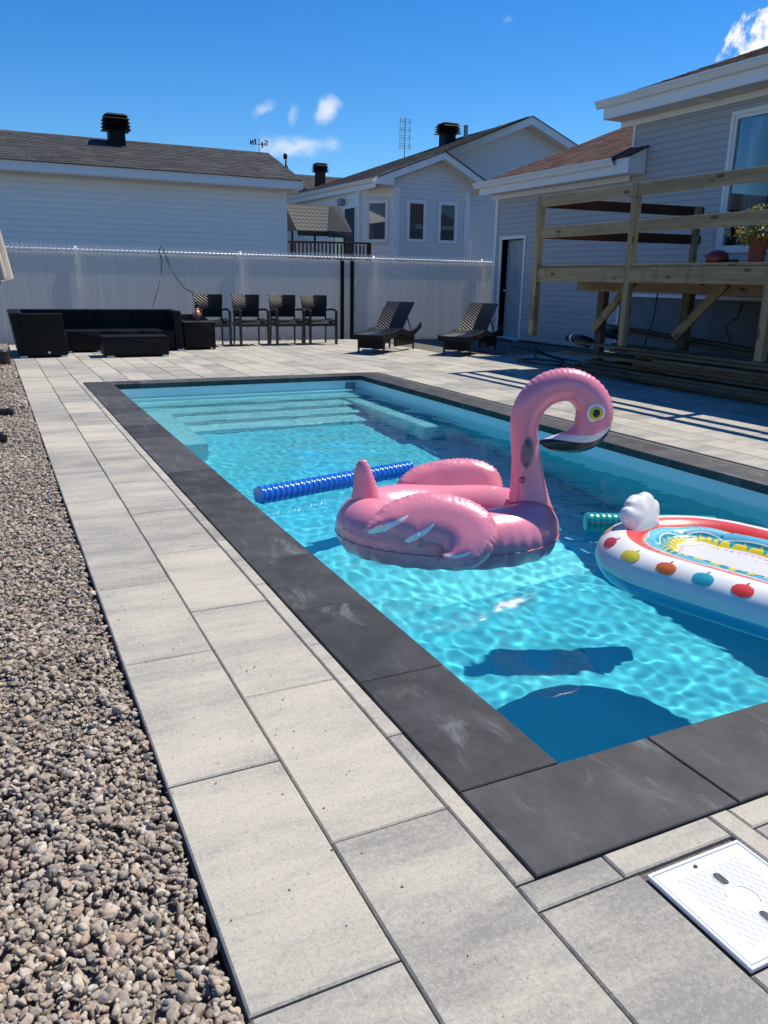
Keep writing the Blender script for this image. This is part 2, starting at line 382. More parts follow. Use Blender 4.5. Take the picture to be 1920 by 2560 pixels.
# water: closed body with a rippled top, extended unseen under the patio in +X and +Y for the sun's caustic rays
def make_water():
    x0, x1, y0, y1 = sx0-.10, sx1+1.15, sy0-.10, sy1+.45; dx = .0115
    nx, ny = int((x1-x0)/dx)+1, int((y1-y0)/dx)+1
    X, Y = np.meshgrid(np.linspace(x0, x1, nx), np.linspace(y0, y1, ny))
    Z = np.zeros_like(X); g = np.random.default_rng(3)
    for lam0, amp, cnt in ((.60, .0007, 8), (.21, .00019, 16), (.11, .00010, 36), (.07, .000045, 30)):
        for _ in range(cnt):
            lam = lam0*g.uniform(.75, 1.3); th = g.normal(.9, 1.1); k = 2*math.pi/lam
            Z += amp*g.uniform(.5, 1.1)/math.sqrt(cnt)*2.0*np.sin(k*(X*math.cos(th)+Y*math.sin(th))+g.uniform(0, 6.28))
    # a little calmer towards the steps and the walls
    V = np.stack([X, Y, WL+Z*WAVE], -1).reshape(-1, 3)
    idx = np.arange(nx*ny).reshape(ny, nx)
    F = np.stack([idx[:-1,:-1], idx[:-1,1:], idx[1:,1:], idx[1:,:-1]], -1).reshape(-1, 4).tolist()
    b = len(V); V = V.tolist()+[(x0,y0,-1.95),(x1,y0,-1.95),(x1,y1,-1.95),(x0,y1,-1.95)]
    F += [[b+3,b+2,b+1,b]]
    F += [[b, b+1]+idx[0, ::-1].tolist(), [b+1, b+2]+idx[::-1, -1].tolist(), [b+2, b+3]+idx[-1, :].tolist(), [b+3, b]+idx[:, 0].tolist()]
    me = bpy.data.meshes.new('water'); me.from_pydata(V, [], F); me.materials.append(M['water'])
    sm = np.ones(len(F), bool); sm[-5:] = False; me.polygons.foreach_set('use_smooth', sm); me.update()
    o = O('water', me); T(o, kind='structure'); return o
WAVE = 1.0
water = make_water()
water.cycles.is_caustics_caster = True
for o in recv: o.cycles.is_caustics_receiver = True
# ------------------------------------------------------------------ gravel
def pebbles(name, n, region, size, sub, zfun, seed, layers=1.0, skip=None, smooth=True):
    g = np.random.default_rng(seed)
    bases = []
    for k in range(9):
        bm = bmesh.new(); bmesh.ops.create_icosphere(bm, subdivisions=sub, radius=1.0)
        v = np.array([tuple(x.co) for x in bm.verts]); f = np.array([[q.index for q in x.verts] for x in bm.faces]); bm.free()
        # random cuts give worn, slightly faceted river stones
        for _ in range(13):
            d = g.normal(size=3); d /= np.linalg.norm(d); h = g.uniform(.42, .82); s_ = v@d; o_ = s_ > h
            v[o_] -= np.outer((s_[o_]-h)*.95, d)
        v += .05*np.sin(v[:, [1,2,0]]*4+k)
        bases.append((v, f))
    pos = g.uniform((region[0], region[2]), (region[1], region[3]), (n, 2))
    if skip is not None: pos = pos[~skip(pos[:,0], pos[:,1])]
    n = len(pos)
    sz = size*np.exp(g.normal(0, .33, n)); sz = np.clip(sz, size*.45, size*2.1)
    VV, FF, off = [], [], 0
    kk = g.integers(0, 9, n)
    for i in range(n):
        v, f = bases[kk[i]]
        el = g.uniform(.62, 1.25, 3)*sz[i]; el[2] *= .68
        a = g.uniform(0, 6.283); b = g.normal(0, .38); c = g.normal(0, .38)
        ca, sa, cb, sb, cc, sc_ = math.cos(a), math.sin(a), math.cos(b), math.sin(b), math.cos(c), math.sin(c)
        Rm = np.array([[ca,-sa,0],[sa,ca,0],[0,0,1]])@np.array([[1,0,0],[0,cb,-sb],[0,sb,cb]])@np.array([[cc,0,sc_],[0,1,0],[-sc_,0,cc]])
        z = zfun(pos[i,0], pos[i,1])+g.uniform(-.5, .9)*size*layers
        VV.append((v*el)@Rm.T+(pos[i,0], pos[i,1], z)); FF.append(f+off); off += len(v)
    V = np.concatenate(VV).astype(np.float32); F = np.concatenate(FF).astype(np.int32)
    me = bpy.data.meshes.new(name); me.vertices.add(len(V)); me.vertices.foreach_set('co', V.ravel())
    me.loops.add(F.size); me.loops.foreach_set('vertex_index', F.ravel())
    me.polygons.add(len(F)); me.polygons.foreach_set('loop_start', np.arange(0, F.size, 3)); me.polygons.foreach_set('loop_total', np.full(len(F), 3))
    me.polygons.foreach_set('use_smooth', np.full(len(F), smooth)); me.update(calc_edges=True); me.validate()
    me.materials.append(M['gravel']); return O(name, me)
def gz_(x, y): return -.011+.012*math.sin(x*5+y*2.3)*math.sin(y*1.7)-.045*math.exp(-((x+.16)**2+(y-1.62)**2)/.012)
dig = lambda x, y: ((x+.16)**2+(y-1.62)**2 < .0035)
GX = .262
mbg = MB(); NXG, NYG = 36, 160
gx_ = np.linspace(-3.2, GX, NXG); gy_ = np.linspace(-.6, 16.4, NYG)
mbg.add([(x, y, gz_(x, y)-.018) for y in gy_ for x in gx_], [(j*NXG+i, j*NXG+i+1, (j+1)*NXG+i+1, (j+1)*NXG+i) for j in range(NYG-1) for i in range(NXG-1)])
T(mbg.obj('gravel_bed', M['gravel_fines'], None, True), kind='structure')
T(pebbles('gravel', 8600, (-.45, GX-.002, .55, 2.05), .0096, 2, gz_, 11, 1.1, dig), kind='stuff')
T(pebbles('gravel', 1100, (-.45, GX-.002, .55, 3.0), .0122, 2, gz_, 17, 1.2, dig), kind='stuff')
T(pebbles('gravel', 12500, (-.5, GX-.002, 2.05, 4.6), .0100, 1, gz_, 12, 1.1, None, False), kind='stuff')
T(pebbles('gravel', 14500, (-.55, GX-.002, 4.6, 8.0), .0116, 1, gz_, 13, 1.0, None, False), kind='stuff')
T(pebbles('gravel', 13500, (-.6, GX-.004, 8.0, 13.4), .0142, 1, gz_, 18, 1.0, None, False), kind='stuff')
T(pebbles('gravel', 5000, (-2.2, -.45, .3, 13.4), .022, 1, gz_, 19, 1.0, None, False), kind='stuff')
T(pebbles('gravel', 3500, (-1.3, 6.7, 15.74, 16.45), .021, 1, lambda x, y: -.055, 14), kind='stuff')
T(pebbles('gravel', 5200, (6.95, 10.35, 8.7, 14.4), .021, 1, lambda x, y: -.045, 15, 1.0, lambda x, y: ((x < 7.55) & (y < 11.3)) | ((x > 7.6) & (x < 9.6) & (y > 9.9) & (y < 11.9)) | (x < 7.0) & (y > 12.2)), kind='stuff')
T(pebbles('gravel', 150, (.28, .75, .6, 5.0), .0026, 1, lambda x, y: .002, 16, .2), kind='stuff')
# grass strip by the fence
M['grass'] = simple('grass', (.06, .11, .025), .7, .4, 5)
def grass_patch():
    g = np.random.default_rng(5); V = []; F = []
    for i in range(5200):
        x, y = g.uniform(6.95, 10.3), g.uniform(13.6, 16.4); h = g.uniform(.03, .085); a = g.uniform(0, 6.28); lx, ly = g.normal(0, .02, 2)
        if x < 7.4 and y > 15.6: continue
        o = len(V); V += [(x-.004*math.cos(a), y-.004*math.sin(a), -.07), (x+.004*math.cos(a), y+.004*math.sin(a), -.07), (x+lx, y+ly, -.07+h)]; F.append((o, o+1, o+2))
    return MB().add(V, F).obj('grass', M['grass'])
T(grass_patch(), kind='stuff')

# ------------------------------------------------------------------ more materials
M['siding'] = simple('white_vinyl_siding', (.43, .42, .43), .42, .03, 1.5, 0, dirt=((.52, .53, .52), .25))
M['siding_warm'] = simple('aged_vinyl_siding', (.84, .815, .76), .42, .03, 1.5, 0, dirt=((.55, .54, .5), .3))
M['siding_white'] = simple('clean_vinyl_siding', (.70, .685, .65), .42, .03, 1.5, 0, dirt=((.5, .5, .5), .25))
M['trim'] = simple('white_aluminium_trim', (.80, .80, .80), .4, .02, 2)
M['soffit'] = simple('soffit', (.66, .65, .62), .5, .04, 4)
M['gutter'] = simple('gutter_enamel', (.78, .79, .77), .3, .03, 3, dirt=((.5, .48, .42), .35))
def mk_shingle(name, cols):
    m, t = material(name); tc = t.n('ShaderNodeTexCoord').outputs['Object']; r = rnd(t)
    c = t.ramp(r, [(i/(len(cols)-1), c_) for i, c_ in enumerate(cols)])
    c = t.mix(t.smooth(t.noise(tc, 130, 3, .7), .35, .7), c, t.mix(1.0, c, (.5, .5, .5), 'MULTIPLY'))
    c = t.mix(t.math('MULTIPLY', t.smooth(t.noise(tc, 1.3, 4), .5, .75), .35), c, (.16, .15, .135))
    b = t.n('ShaderNodeBsdfPrincipled', None, {'Base Color': c, 'Roughness': .92, 'Specular IOR Level': .2})
    t.set(b, 'Normal', t.bump(t.noise(tc, 160, 3), .6, .005)); return finish(t, b.outputs[0], m)
M['shingle_grey'] = mk_shingle('grey_shingle', [(.050,.050,.054), (.080,.079,.083), (.063,.062,.066), (.095,.093,.096), (.056,.056,.060)])
M['shingle_dark'] = mk_shingle('charcoal_shingle', [(.030,.030,.033), (.055,.052,.053), (.040,.038,.040), (.068,.063,.060)])
M['shingle_brown'] = mk_shingle('brown_shingle', [(.085,.042,.034), (.15,.078,.060), (.11,.054,.044), (.17,.092,.070), (.095,.05,.042)])
M['concrete'] = simple('foundation_concrete', (.17, .17, .18), .85, .18, 2.5, .4, 40)
M['black_metal'] = simple('black_painted_steel', (.010, .010, .011), .55, .2, 10, spec=.2)
M['black_plastic'] = simple('black_plastic', (.014, .014, .016), .38, .2, 6)
M['white_plastic_old'] = simple('white_fence_vinyl_plain', (.66, .68, .71), .45, .05, 3, piece=.16, dirt=((.5, .5, .48), .3))
def mk_slat():
    m, t = material('white_fence_vinyl'); tc = t.n('ShaderNodeTexCoord').outputs['Object']
    c = t.mix(t.smooth(t.noise(tc, 3, 6, .65), .45, .8), (.92, .895, .85), (.86, .84, .79)); c = t.mix(1.0, c, t.ramp(rnd(t), [(0, (.955, .955, .955)), (1, (1.0, 1.0, 1.0))]), 'MULTIPLY')
    a = t.n('ShaderNodeBsdfPrincipled', None, {'Base Color': c, 'Roughness': .45}); b = t.n('ShaderNodeBsdfTranslucent', None, {'Color': c})
    return finish(t, t.n('ShaderNodeMixShader', None, {0: .46, 1: a.outputs[0], 2: b.outputs[0]}).outputs[0], m)
M['white_plastic'] = mk_slat()
M['white_wire'] = simple('white_coated_wire', (.78, .80, .82), .35, .04, 5)
M['door_paint'] = simple('grey_blue_door_paint', (.28, .34, .40), .4, .05, 2)
def mk_wood(name, lo, hi, dark, knots=True, wear=.5):
    m, t = material(name); tc = t.n('ShaderNodeTexCoord').outputs['Generated']; ob = t.n('ShaderNodeTexCoord').outputs['Object']
    r = rnd(t); off = t.n('ShaderNodeCombineXYZ', None, {0: t.math('MULTIPLY', r, 31.0), 1: t.math('MULTIPLY', r, 17.0), 2: t.math('MULTIPLY', r, 9.0)}).outputs[0]
    a = t.n('ShaderNodeAttribute', {'attribute_name': 'grain'}).outputs['Vector']
    p = t.vm('ADD', a, off)
    g1 = t.noise(t.vm('MULTIPLY', p, (1.2, 26, 26)), 1.0, 6, .65, .5)
    g2 = t.noise(t.vm('MULTIPLY', p, (.6, 5, 5)), 1.0, 4, .6)
    c = t.ramp(t.math('ADD', t.math('MULTIPLY', g1, .6), t.math('MULTIPLY', g2, .4)), [(.34, lo), (.62, hi)])
    if knots:
        vo = t.n('ShaderNodeTexVoronoi', {'feature': 'F1'}, {'Vector': t.vm('MULTIPLY', p, (3.2, 9, 9)), 'Scale': 1.0, 'Randomness': 1.0}).outputs['Distance']
        k = t.math('SUBTRACT', 1.0, t.smooth(vo, .10, .27)); c = t.mix(t.math('MULTIPLY', k, .8), c, dark)
        st = t.noise(t.vm('MULTIPLY', p, (3.2, .9, .9)), 1.0, 2); c = t.mix(t.math('MULTIPLY', t.smooth(st, .57, .68), wear), c, dark)
    c = t.mix(1.0, c, t.ramp(r, [(0, (.72, .72, .74)), (1, (1.0, 1.0, 1.0))]), 'MULTIPLY')
    b = t.n('ShaderNodeBsdfPrincipled', None, {'Base Color': c, 'Roughness': .78, 'Specular IOR Level': .25})
    t.set(b, 'Normal', t.bump(g1, .35, .004)); return finish(t, b.outputs[0], m)
M['wood'] = mk_wood('treated_lumber', (.235, .160, .088), (.46, .335, .195), (.07, .046, .026))
M['wood_old'] = mk_wood('weathered_lumber', (.085, .062, .042), (.19, .145, .10), (.07, .055, .04))
M['wood_stain'] = mk_wood('brown_stained_lumber', (.055, .022, .012), (.11, .045, .024), (.03, .012, .008), False)
def timber(name, p0, p1, wd, ht, mat, parent=None, up=(0,0,1), org=(0,0,0)):
    """one board as its own mesh with a grain coordinate running along it"""
    p0, p1 = Vector(p0), Vector(p1); c = (p0+p1)/2; L = (p1-p0).length
    mb = MB().beam(p0-c, p1-c, wd, ht, up)
    me = mb.data(name, mat); d = (p1-p0).normalized(); s_ = d.cross(Vector(up)).normalized(); u = s_.cross(d)
    at = me.attributes.new('grain', 'FLOAT_VECTOR', 'POINT')
    at.data.foreach_set('vector', [q for v in me.vertices for q in (v.co.dot(d), v.co.dot(s_), v.co.dot(u))])
    return O(name, me, parent, c-Vector(org))

# ------------------------------------------------------------------ wall and roof builders
_board = {}
def board_mesh(mat, exp):
    k = (mat.name, round(exp, 3))
    if k not in _board:      # unit-length lap board: x along, y out of the wall (negative), z up
        _board[k] = MB().prism([(0.0, 0), (-.017, 0), (-.017, .004), (-.012, .012), (-.003, exp*.98), (0, exp*.98)], 0, 0, 1).data('siding_board', mat)
    return _board[k]
def siding(parent, org, a, ang, width, z0, z1, exp, mat, holes=(), left=None, right=None, joints=False):
    """lap boards on a wall plane; a = start point, ang = heading of the wall's u axis; outward = -y of the local frame.
    left(z), right(z) give the u limits at height z (for gables)"""
    n = int(math.ceil((z1-z0)/exp))
    cs, sn = math.cos(ang), math.sin(ang)
    for i in range(n):
        za = z0+i*exp; zb = min(za+exp, z1); 
        u0a, u1a = (left(za) if left else 0.0), (right(za) if right else width)
        u0b, u1b = (left(zb) if left else 0.0), (right(zb) if right else width)
        if u1a-u0a < .06: continue
        segs = [(u0a, u1a)]
        for h0, h1, g0, g1 in holes:
            if zb <= g0+.01 or za >= g1-.01: continue
            ns = []
            for s0, s1 in segs:
                if h0 > s0: ns.append((s0, min(s1, h0)))
                if h1 < s1: ns.append((max(s0, h1), s1))
            segs = [q for q in ns if q[1]-q[0] > .01]
        for s0, s1 in segs:
            loc = Vector((a[0]+cs*s0, a[1]+sn*s0, za))-Vector(org)
            if (left or right) and (abs(u0b-u0a) > .01 or abs(u1b-u1a) > .01):
                e0 = u0b-s0 if abs(s0-u0a) < 1e-6 else 0; e1 = u1b-s0 if abs(s1-u1a) < 1e-6 else s1-s0
                if e1 < e0: e0 = e1 = (e0+e1)/2
                L = s1-s0; h = zb-za
                V = [(0,0,0),(0,-.017,0),(0,-.017,.004),(e0,-.003,h*.98),(e0,0,h*.98),(L,0,0),(L,-.017,0),(L,-.017,.004),(e1,-.003,h*.98),(e1,0,h*.98)]
                me = MB().add(V, [(0,1,2,3,4),(9,8,7,6,5),(0,5,6,1),(1,6,7,2),(2,7,8,3),(3,8,9,4),(4,9,5,0)]).data('siding_board', mat)
                O('siding_board', me, parent, loc, (0,0,ang))
            else:
                O('siding_board', board_mesh(mat, exp), parent, loc, (0,0,ang), (s1-s0, 1, (zb-za)/exp))
_tab = {}
def shingles(parent, org, a, udir, vdir, u0f, u1f, vlen, mat, expo=.15, tab=.30, limit=300, prefer=None):
    """rows of shingle tabs; a = eave corner, udir along the eave, vdir up the slope; u0f(v), u1f(v) limits"""
    a, ud, vd = Vector(a), Vector(udir).normalized(), Vector(vdir).normalized(); nd = ud.cross(vd)
    if nd.z < 0: nd = -nd
    Rm = Matrix((ud, vd, nd)).transposed()
    if Rm.determinant() < 0: Rm = Matrix((ud, vd, nd)).transposed()
    rot = Rm.to_euler() if Rm.determinant() > 0 else None
    pcs = []
    rows = int(vlen/expo)+1
    for j in range(rows):
        v = j*expo; h = min(expo+.03, vlen-v+.01)
        if h < .03: continue
        s0, s1 = u0f(v+h*.5), u1f(v+h*.5); u = s0-random.uniform(0, tab) - (j % 2)*tab*.5
        while u < s1:
            wd = tab*random.choice((.55, .8, 1.0, 1.0, 1.15)); b0, b1 = max(u, s0), min(u+wd, s1)
            if b1-b0 > .03: pcs.append((b0, b1-.006, v-.012, v+h, random.uniform(-.004, .002)))
            u += wd
    def pt(u, v, n): return a+ud*u+vd*v+nd*n
    pcs.sort(key=lambda q: (pt(q[0], q[2], 0)-Vector((0,0,EYE))).length)
    if prefer: pcs.sort(key=lambda q: prefer(pt((q[0]+q[1])/2, q[2], 0)))
    rest = MB()
    for i, (b0, b1, v0, v1, dz) in enumerate(pcs):
        L, h = b1-b0, v1-v0
        V = [(0,0,.012+dz),(L,0,.012+dz),(L,h,.003),(0,h,.003),(0,0,.0),(L,0,.0),(L,h,-.004),(0,h,-.004)]
        F = [(0,1,2,3),(7,6,5,4),(4,5,1,0),(5,6,2,1),(6,7,3,2),(7,4,0,3)]
        if i < limit and rot is not None:
            k = (mat.name, round(L, 2), round(h, 2))
            if k not in _tab: _tab[k] = MB().add(V, F).data('shingle', mat)
            O('shingle', _tab[k], parent, pt(b0, v0, 0)-Vector(org), rot)
        else:
            rest.add([pt(b0+x, v0+y, z)-Vector(org) for x, y, z in V], F)
    if rest.V: T(rest.obj('shingle', mat, parent), kind='stuff')
def roof_vent(c, w_, h_, parent=None, org=(0,0,0), label=None):
    """square louvred attic vent on a neck"""
    e = E('roof_vent', c, label=label, cat='roof vent', group='louvred roof vents')
    n = MB().cbox(-w_*.29, w_*.29, -w_*.29, w_*.29, -h_*.5, h_*.45, .01); n.obj('neck', M['black_metal'], e)
    for k in range(4):
        z = h_*(.42+.115*k); o_ = w_*(.5-.012*k); i_ = w_*.34
        V = [(-o_,-o_,z),(o_,-o_,z),(o_,o_,z),(-o_,o_,z),(-i_,-i_,z+h_*.10),(i_,-i_,z+h_*.10),(i_,i_,z+h_*.10),(-i_,i_,z+h_*.10)]
        MB().add(V, [(3,2,1,0),(4,5,6,7),(0,1,5,4),(1,2,6,5),(2,3,7,6),(3,0,4,7)]).obj('louvre', M['black_metal'], e)
    z = h_*.88; o_ = w_*.42; i_ = w_*.3
    V = [(-o_,-o_,z),(o_,-o_,z),(o_,o_,z),(-o_,o_,z),(-i_,-i_,z+h_*.07),(i_,-i_,z+h_*.07),(i_,i_,z+h_*.07),(-i_,i_,z+h_*.07)]
    MB().add(V, [(3,2,1,0),(4,5,6,7),(0,1,5,4),(1,2,6,5),(2,3,7,6),(3,0,4,7)]).obj('cap', M['black_metal'], e)
    return e
# ------------------------------------------------------------------ house on the right (garage wing, main part)
WX = 10.42
hs_o = Vector((WX, 8.0, 0))
house = E('house', hs_o, label='white vinyl sided house with brown shingle roofs and attached garage wing beside the wooden deck', cat='house')
def hp(mb, name, mat, parent=house, smooth=False, org=hs_o): return mb.obj(name, mat, parent, smooth, -Vector(org) if parent is house else (0,0,0))
GY0, GY1 = 11.68, 15.88
DY0, DY1, DZ = 14.735, 15.575, 2.11
# wall cores with door and window openings
wl = MB()
def wall_x(mb, x0, x1, y0, y1, z0, z1, holes):
    """wall thickness x0..x1 along Y with rectangular holes (y0,y1,z0,z1)"""
    hs_ = sorted(holes); y = y0
    for a, b_, c, d in hs_:
        if a > y: mb.box(x0, x1, y, a, z0, z1)
        if c > z0+.001: mb.box(x0, x1, a, b_, z0, c)
        if d < z1-.001: mb.box(x0, x1, a, b_, d, z1)
        y = b_
    if y < y1: mb.box(x0, x1, y, y1, z0, z1)
WY0, WY1, WZ0, WZ1 = 7.45, 9.52, 1.76, 3.66
wall_x(wl, WX, WX+.16, GY0, GY1, 0, 3.2, [(DY0, DY1, -.001, DZ)])
wall_x(wl, WX, WX+.16, 1.0, GY0, 1.03, 4.05, [(WY0, WY1, WZ0, WZ1)])
wl.box(WX+.16, 17.0, GY1-.16, GY1, 0, 3.1)
wl.prism([(WX+.16, 3.0), (17.0, 3.0), (17.0, 6.2), (15.5, 6.2), (WX+.16, 4.05)], 1, GY0-.16, GY0)
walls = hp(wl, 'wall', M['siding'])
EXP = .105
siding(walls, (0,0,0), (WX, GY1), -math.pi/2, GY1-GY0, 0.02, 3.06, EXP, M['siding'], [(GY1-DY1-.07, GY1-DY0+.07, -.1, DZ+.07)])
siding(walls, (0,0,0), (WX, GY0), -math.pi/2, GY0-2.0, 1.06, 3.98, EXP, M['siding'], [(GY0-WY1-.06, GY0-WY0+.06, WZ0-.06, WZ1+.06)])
hp(MB().box(WX-.001, WX+.2, 1.0, GY0-.02, -.1, 1.03), 'foundation', M['concrete'])
hp(MB().box(WX-.03, WX-.002, 2.0, GY0-.02, 1.0, 1.055), 'starter_strip', M['trim'])
for y0, y1, z0, z1 in ((GY1-.09, GY1+.004, 0, 3.06), (GY0-.045, GY0+.0, 0, 1.06)): hp(MB().box(WX-.028, WX-.001, y0, y1, z0, z1), 'corner_trim', M['trim'])
hp(MB().box(WX-.028, WX-.001, GY0-.035, GY0+.02, 3.5, 4.02), 'corner_trim', M['trim'])
# door: frame, leaf ajar into the garage
fr = MB(); fr.box(WX-.03, WX+.16, DY0-.065, DY0, 0, DZ+.06); fr.box(WX-.03, WX+.16, DY1, DY1+.065, 0, DZ+.06); fr.box(WX-.03, WX+.16, DY0, DY1, DZ, DZ+.06); fr.box(WX-.06, WX+.16, DY0, DY1, -.02, .03)
hp(fr, 'door_frame', M['trim'])
door = O('door', None, house, Vector((WX+.06, DY0+.01, .03))-hs_o, (0, 0, R(-5)))
df = MB().box(0, .042, 0, .80, 0, 2.06)
df = df.data('door_leaf', M['door_paint']); leaf = O('door_leaf', df, door)
for z0, z1 in ((.18, .78), (.95, 1.55), (1.68, 1.94)):
    for y0, y1 in ((.09, .37), (.45, .73)):
        fm = MB(); t_ = .014
        for q in ((y0, y0+t_, z0, z1), (y1-t_, y1, z0, z1), (y0+t_, y1-t_, z0, z0+t_), (y0+t_, y1-t_, z1-t_, z1)): fm.box(-.008, .001, *q)
        fm.obj('door_panel', M['door_paint'], door)
MB().tube([(-.001, .74, 1.0), (-.05, .74, 1.0)], [.012, .012], 8).lathe([(.001, 0), (.028, .005), (.03, .02), (.001, .035)], 12, (-.06, .74, .985)).obj('door_knob', M['gutter'], door, True)
hp(MB().box(WX+.16, WX+2.2, DY0-1.2, DY1+.3, -.03, .0), 'garage_floor', M['concrete'])
hp(MB().box(WX+2.1, WX+2.2, DY0-1.2, DY1+.3, 0, 2.6), 'inner_wall', M['concrete'])
# big window
def window_x(y0, y1, z0, z1, x, mull=()):
    e = O('window', None, house, Vector((x, (y0+y1)/2, z0))-hs_o); yc = (y0+y1)/2
    f_ = MB()
    for q in ((y0-.06-yc, y0-yc, -.06, z1-z0+.06), (y1-yc, y1-yc+.06, -.06, z1-z0+.06), (y0-yc, y1-yc, -.06, 0), (y0-yc, y1-yc, z1-z0, z1-z0+.06)): f_.box(-.035, .03, *q)
    for q in ((y0-yc, y0-yc+.05, 0, z1-z0), (y1-yc-.05, y1-yc, 0, z1-z0), (y0-yc+.05, y1-yc-.05, 0, .05), (y0-yc+.05, y1-yc-.05, z1-z0-.05, z1-z0)): f_.box(-.015, .04, *q)
    for m_ in mull: f_.box(-.015, .04, m_-yc-.04, m_-yc+.04, .05, z1-z0-.05)
    f_.obj('window_frame', M['trim'], e)
    MB().box(.012, .018, y0-yc+.05, y1-yc-.05, .05, z1-z0-.05).obj('pane', M['glass'], e)
    return e
def mk_glass(name):
    m, t = material(name)
    fz = t.n('ShaderNodeFresnel', None, {'IOR': 1.5}).outputs[0]
    fz = t.math('ADD', t.math('MULTIPLY', fz, .40), .005, clamp=True)
    a = t.n('ShaderNodeBsdfTransparent', None, {'Color': (.80, .86, .88)}); b = t.n('ShaderNodeBsdfGlossy', None, {'Color': (.95, .97, 1), 'Roughness': .015})
    mx = t.n('ShaderNodeMixShader', None, {0: fz, 1: a.outputs[0], 2: b.outputs[0]}); return finish(t, mx.outputs[0], m)
M['glass'] = mk_glass('window_glass')
M['curtain'] = simple('pale_curtain', (.45, .47, .50), .8, .05, 3)
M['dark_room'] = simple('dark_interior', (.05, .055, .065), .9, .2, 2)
win = window_x(WY0, WY1, WZ0, WZ1, WX, (8.66,))
cu = MB(); n = 90; V = []
for i in range(n+1):
    y = -.97+.42*i/n; x = .16+.028*math.sin(i*.75)+.012*math.sin(i*.31)
    V += [(x, y+1.4, .02), (x, y+1.4, 1.86)]
cu.add(V, [(2*i, 2*i+2, 2*i+3, 2*i+1) for i in range(n)]); cu.obj('curtain', M['curtain'], win, True)
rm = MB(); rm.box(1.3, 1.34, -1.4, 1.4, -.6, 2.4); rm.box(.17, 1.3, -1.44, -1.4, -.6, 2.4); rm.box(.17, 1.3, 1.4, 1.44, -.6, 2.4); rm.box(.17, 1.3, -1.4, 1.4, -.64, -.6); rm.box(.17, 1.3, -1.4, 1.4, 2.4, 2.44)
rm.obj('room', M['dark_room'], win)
# eaves: garage
def eave(y0, y1, xe, zs, fz0, fz1, rz, slope_dx, rise, ysplit=None, vents=False, endcap=True, gut_ext=.12):
    """soffit, fascia, gutter along Y at x = xe"""
    n = int((y1-y0)/.30)
    for k in range(n):
        a = y0+(y1-y0)*k/n; b_ = y0+(y1-y0)*(k+1)/n
        hp(MB().box(xe+.02, WX, a+.003, b_-.003, zs, zs+.012), 'soffit_panel', M['soffit'])
    hp(MB().box(xe, xe+.02, y0, y1, fz0, fz1), 'fascia', M['trim'])
    hp(MB().box(WX-.05, WX-.018, y0+.01, y1-.01, zs-.10, zs-.004), 'frieze', M['trim'])
    g = MB(); zt = rz
    prof = [(xe-.005, zt-.115), (xe-.07, zt-.115), (xe-.085, zt-.075), (xe-.105, zt-.035), (xe-.115, zt-.03), (xe-.115, zt), (xe-.105, zt), (xe-.105, zt-.02), (xe-.075, zt-.07), (xe-.06, zt-.105), (xe-.005, zt-.105)]
    g.prism(prof, 1, y0-.02, y1+gut_ext); gt = hp(g, 'gutter', M['gutter'])
    for k in range(int((y1-y0)/.62)):
        yy = y0+.3+.62*k
        MB().box(xe-.118, xe-.0, yy-.006, yy+.006, zt+.001, zt+.006).obj('gutter_strap', M['skim'], gt)
eave(GY0-.03, GY1+.12, 10.02, 3.05, 3.03, 3.27, 3.285, 0, 0)
eave(1.6, GY0+.33, 9.97, 3.94, 3.94, 4.20, 4.235, 0, 0)
# garage roof: slope rising toward +X, hip on the far end
slope = math.tan(R(24)); vd = Vector((1, 0, slope)).normalized()
rg = MB(); ez = 3.275
HX = 14.2; rz = ez+(HX-9.97)*slope
ye = GY1+.15
rg.add([(9.97, GY0-.45 if False else GY0-.03, ez-.03), (9.97, ye, ez-.03), (HX, ye-(HX-9.97)*.62, rz-.03), (HX, GY0-.03, rz-.03)], [(0,1,2,3)])
groof = hp(rg, 'garage_roof', M['shingle_brown'])
shingles(groof, (0,0,0), (9.965, GY0-.03, ez-.02), (0, 1, 0), tuple(vd), lambda v: 0.0 if v > .45 else .0, lambda v: ye-GY0+.03-v*math.cos(R(24))*.62, 4.4, M['shingle_brown'], .14, .30, 300)
groof.parent = house
# closing box where the garage eave meets the main wall
ec = MB().prism([(10.02, 3.03), (WX-.02, 3.03), (WX-.02, 3.27+(WX-10.02)*slope), (10.02, 3.275)], 1, GY0-.36, GY0-.035); hp(ec, 'eave_return', M['trim'])
er = MB().add([(9.98, GY0-.40, 3.29), (9.98, GY0-.0, 3.29), (WX-.015, GY0-.0, 3.29+(WX-9.98)*slope), (WX-.015, GY0-.40, 3.29+(WX-9.98)*slope), (9.98, GY0-.40, 3.275), (9.98, GY0, 3.275), (WX-.015, GY0, 3.275+(WX-9.98)*slope), (WX-.015, GY0-.40, 3.275+(WX-9.98)*slope)], [(0,1,2,3),(7,6,5,4),(0,4,5,1),(1,5,6,2),(2,6,7,3),(3,7,4,0)])
hp(er, 'roof_return', M['shingle_brown'])
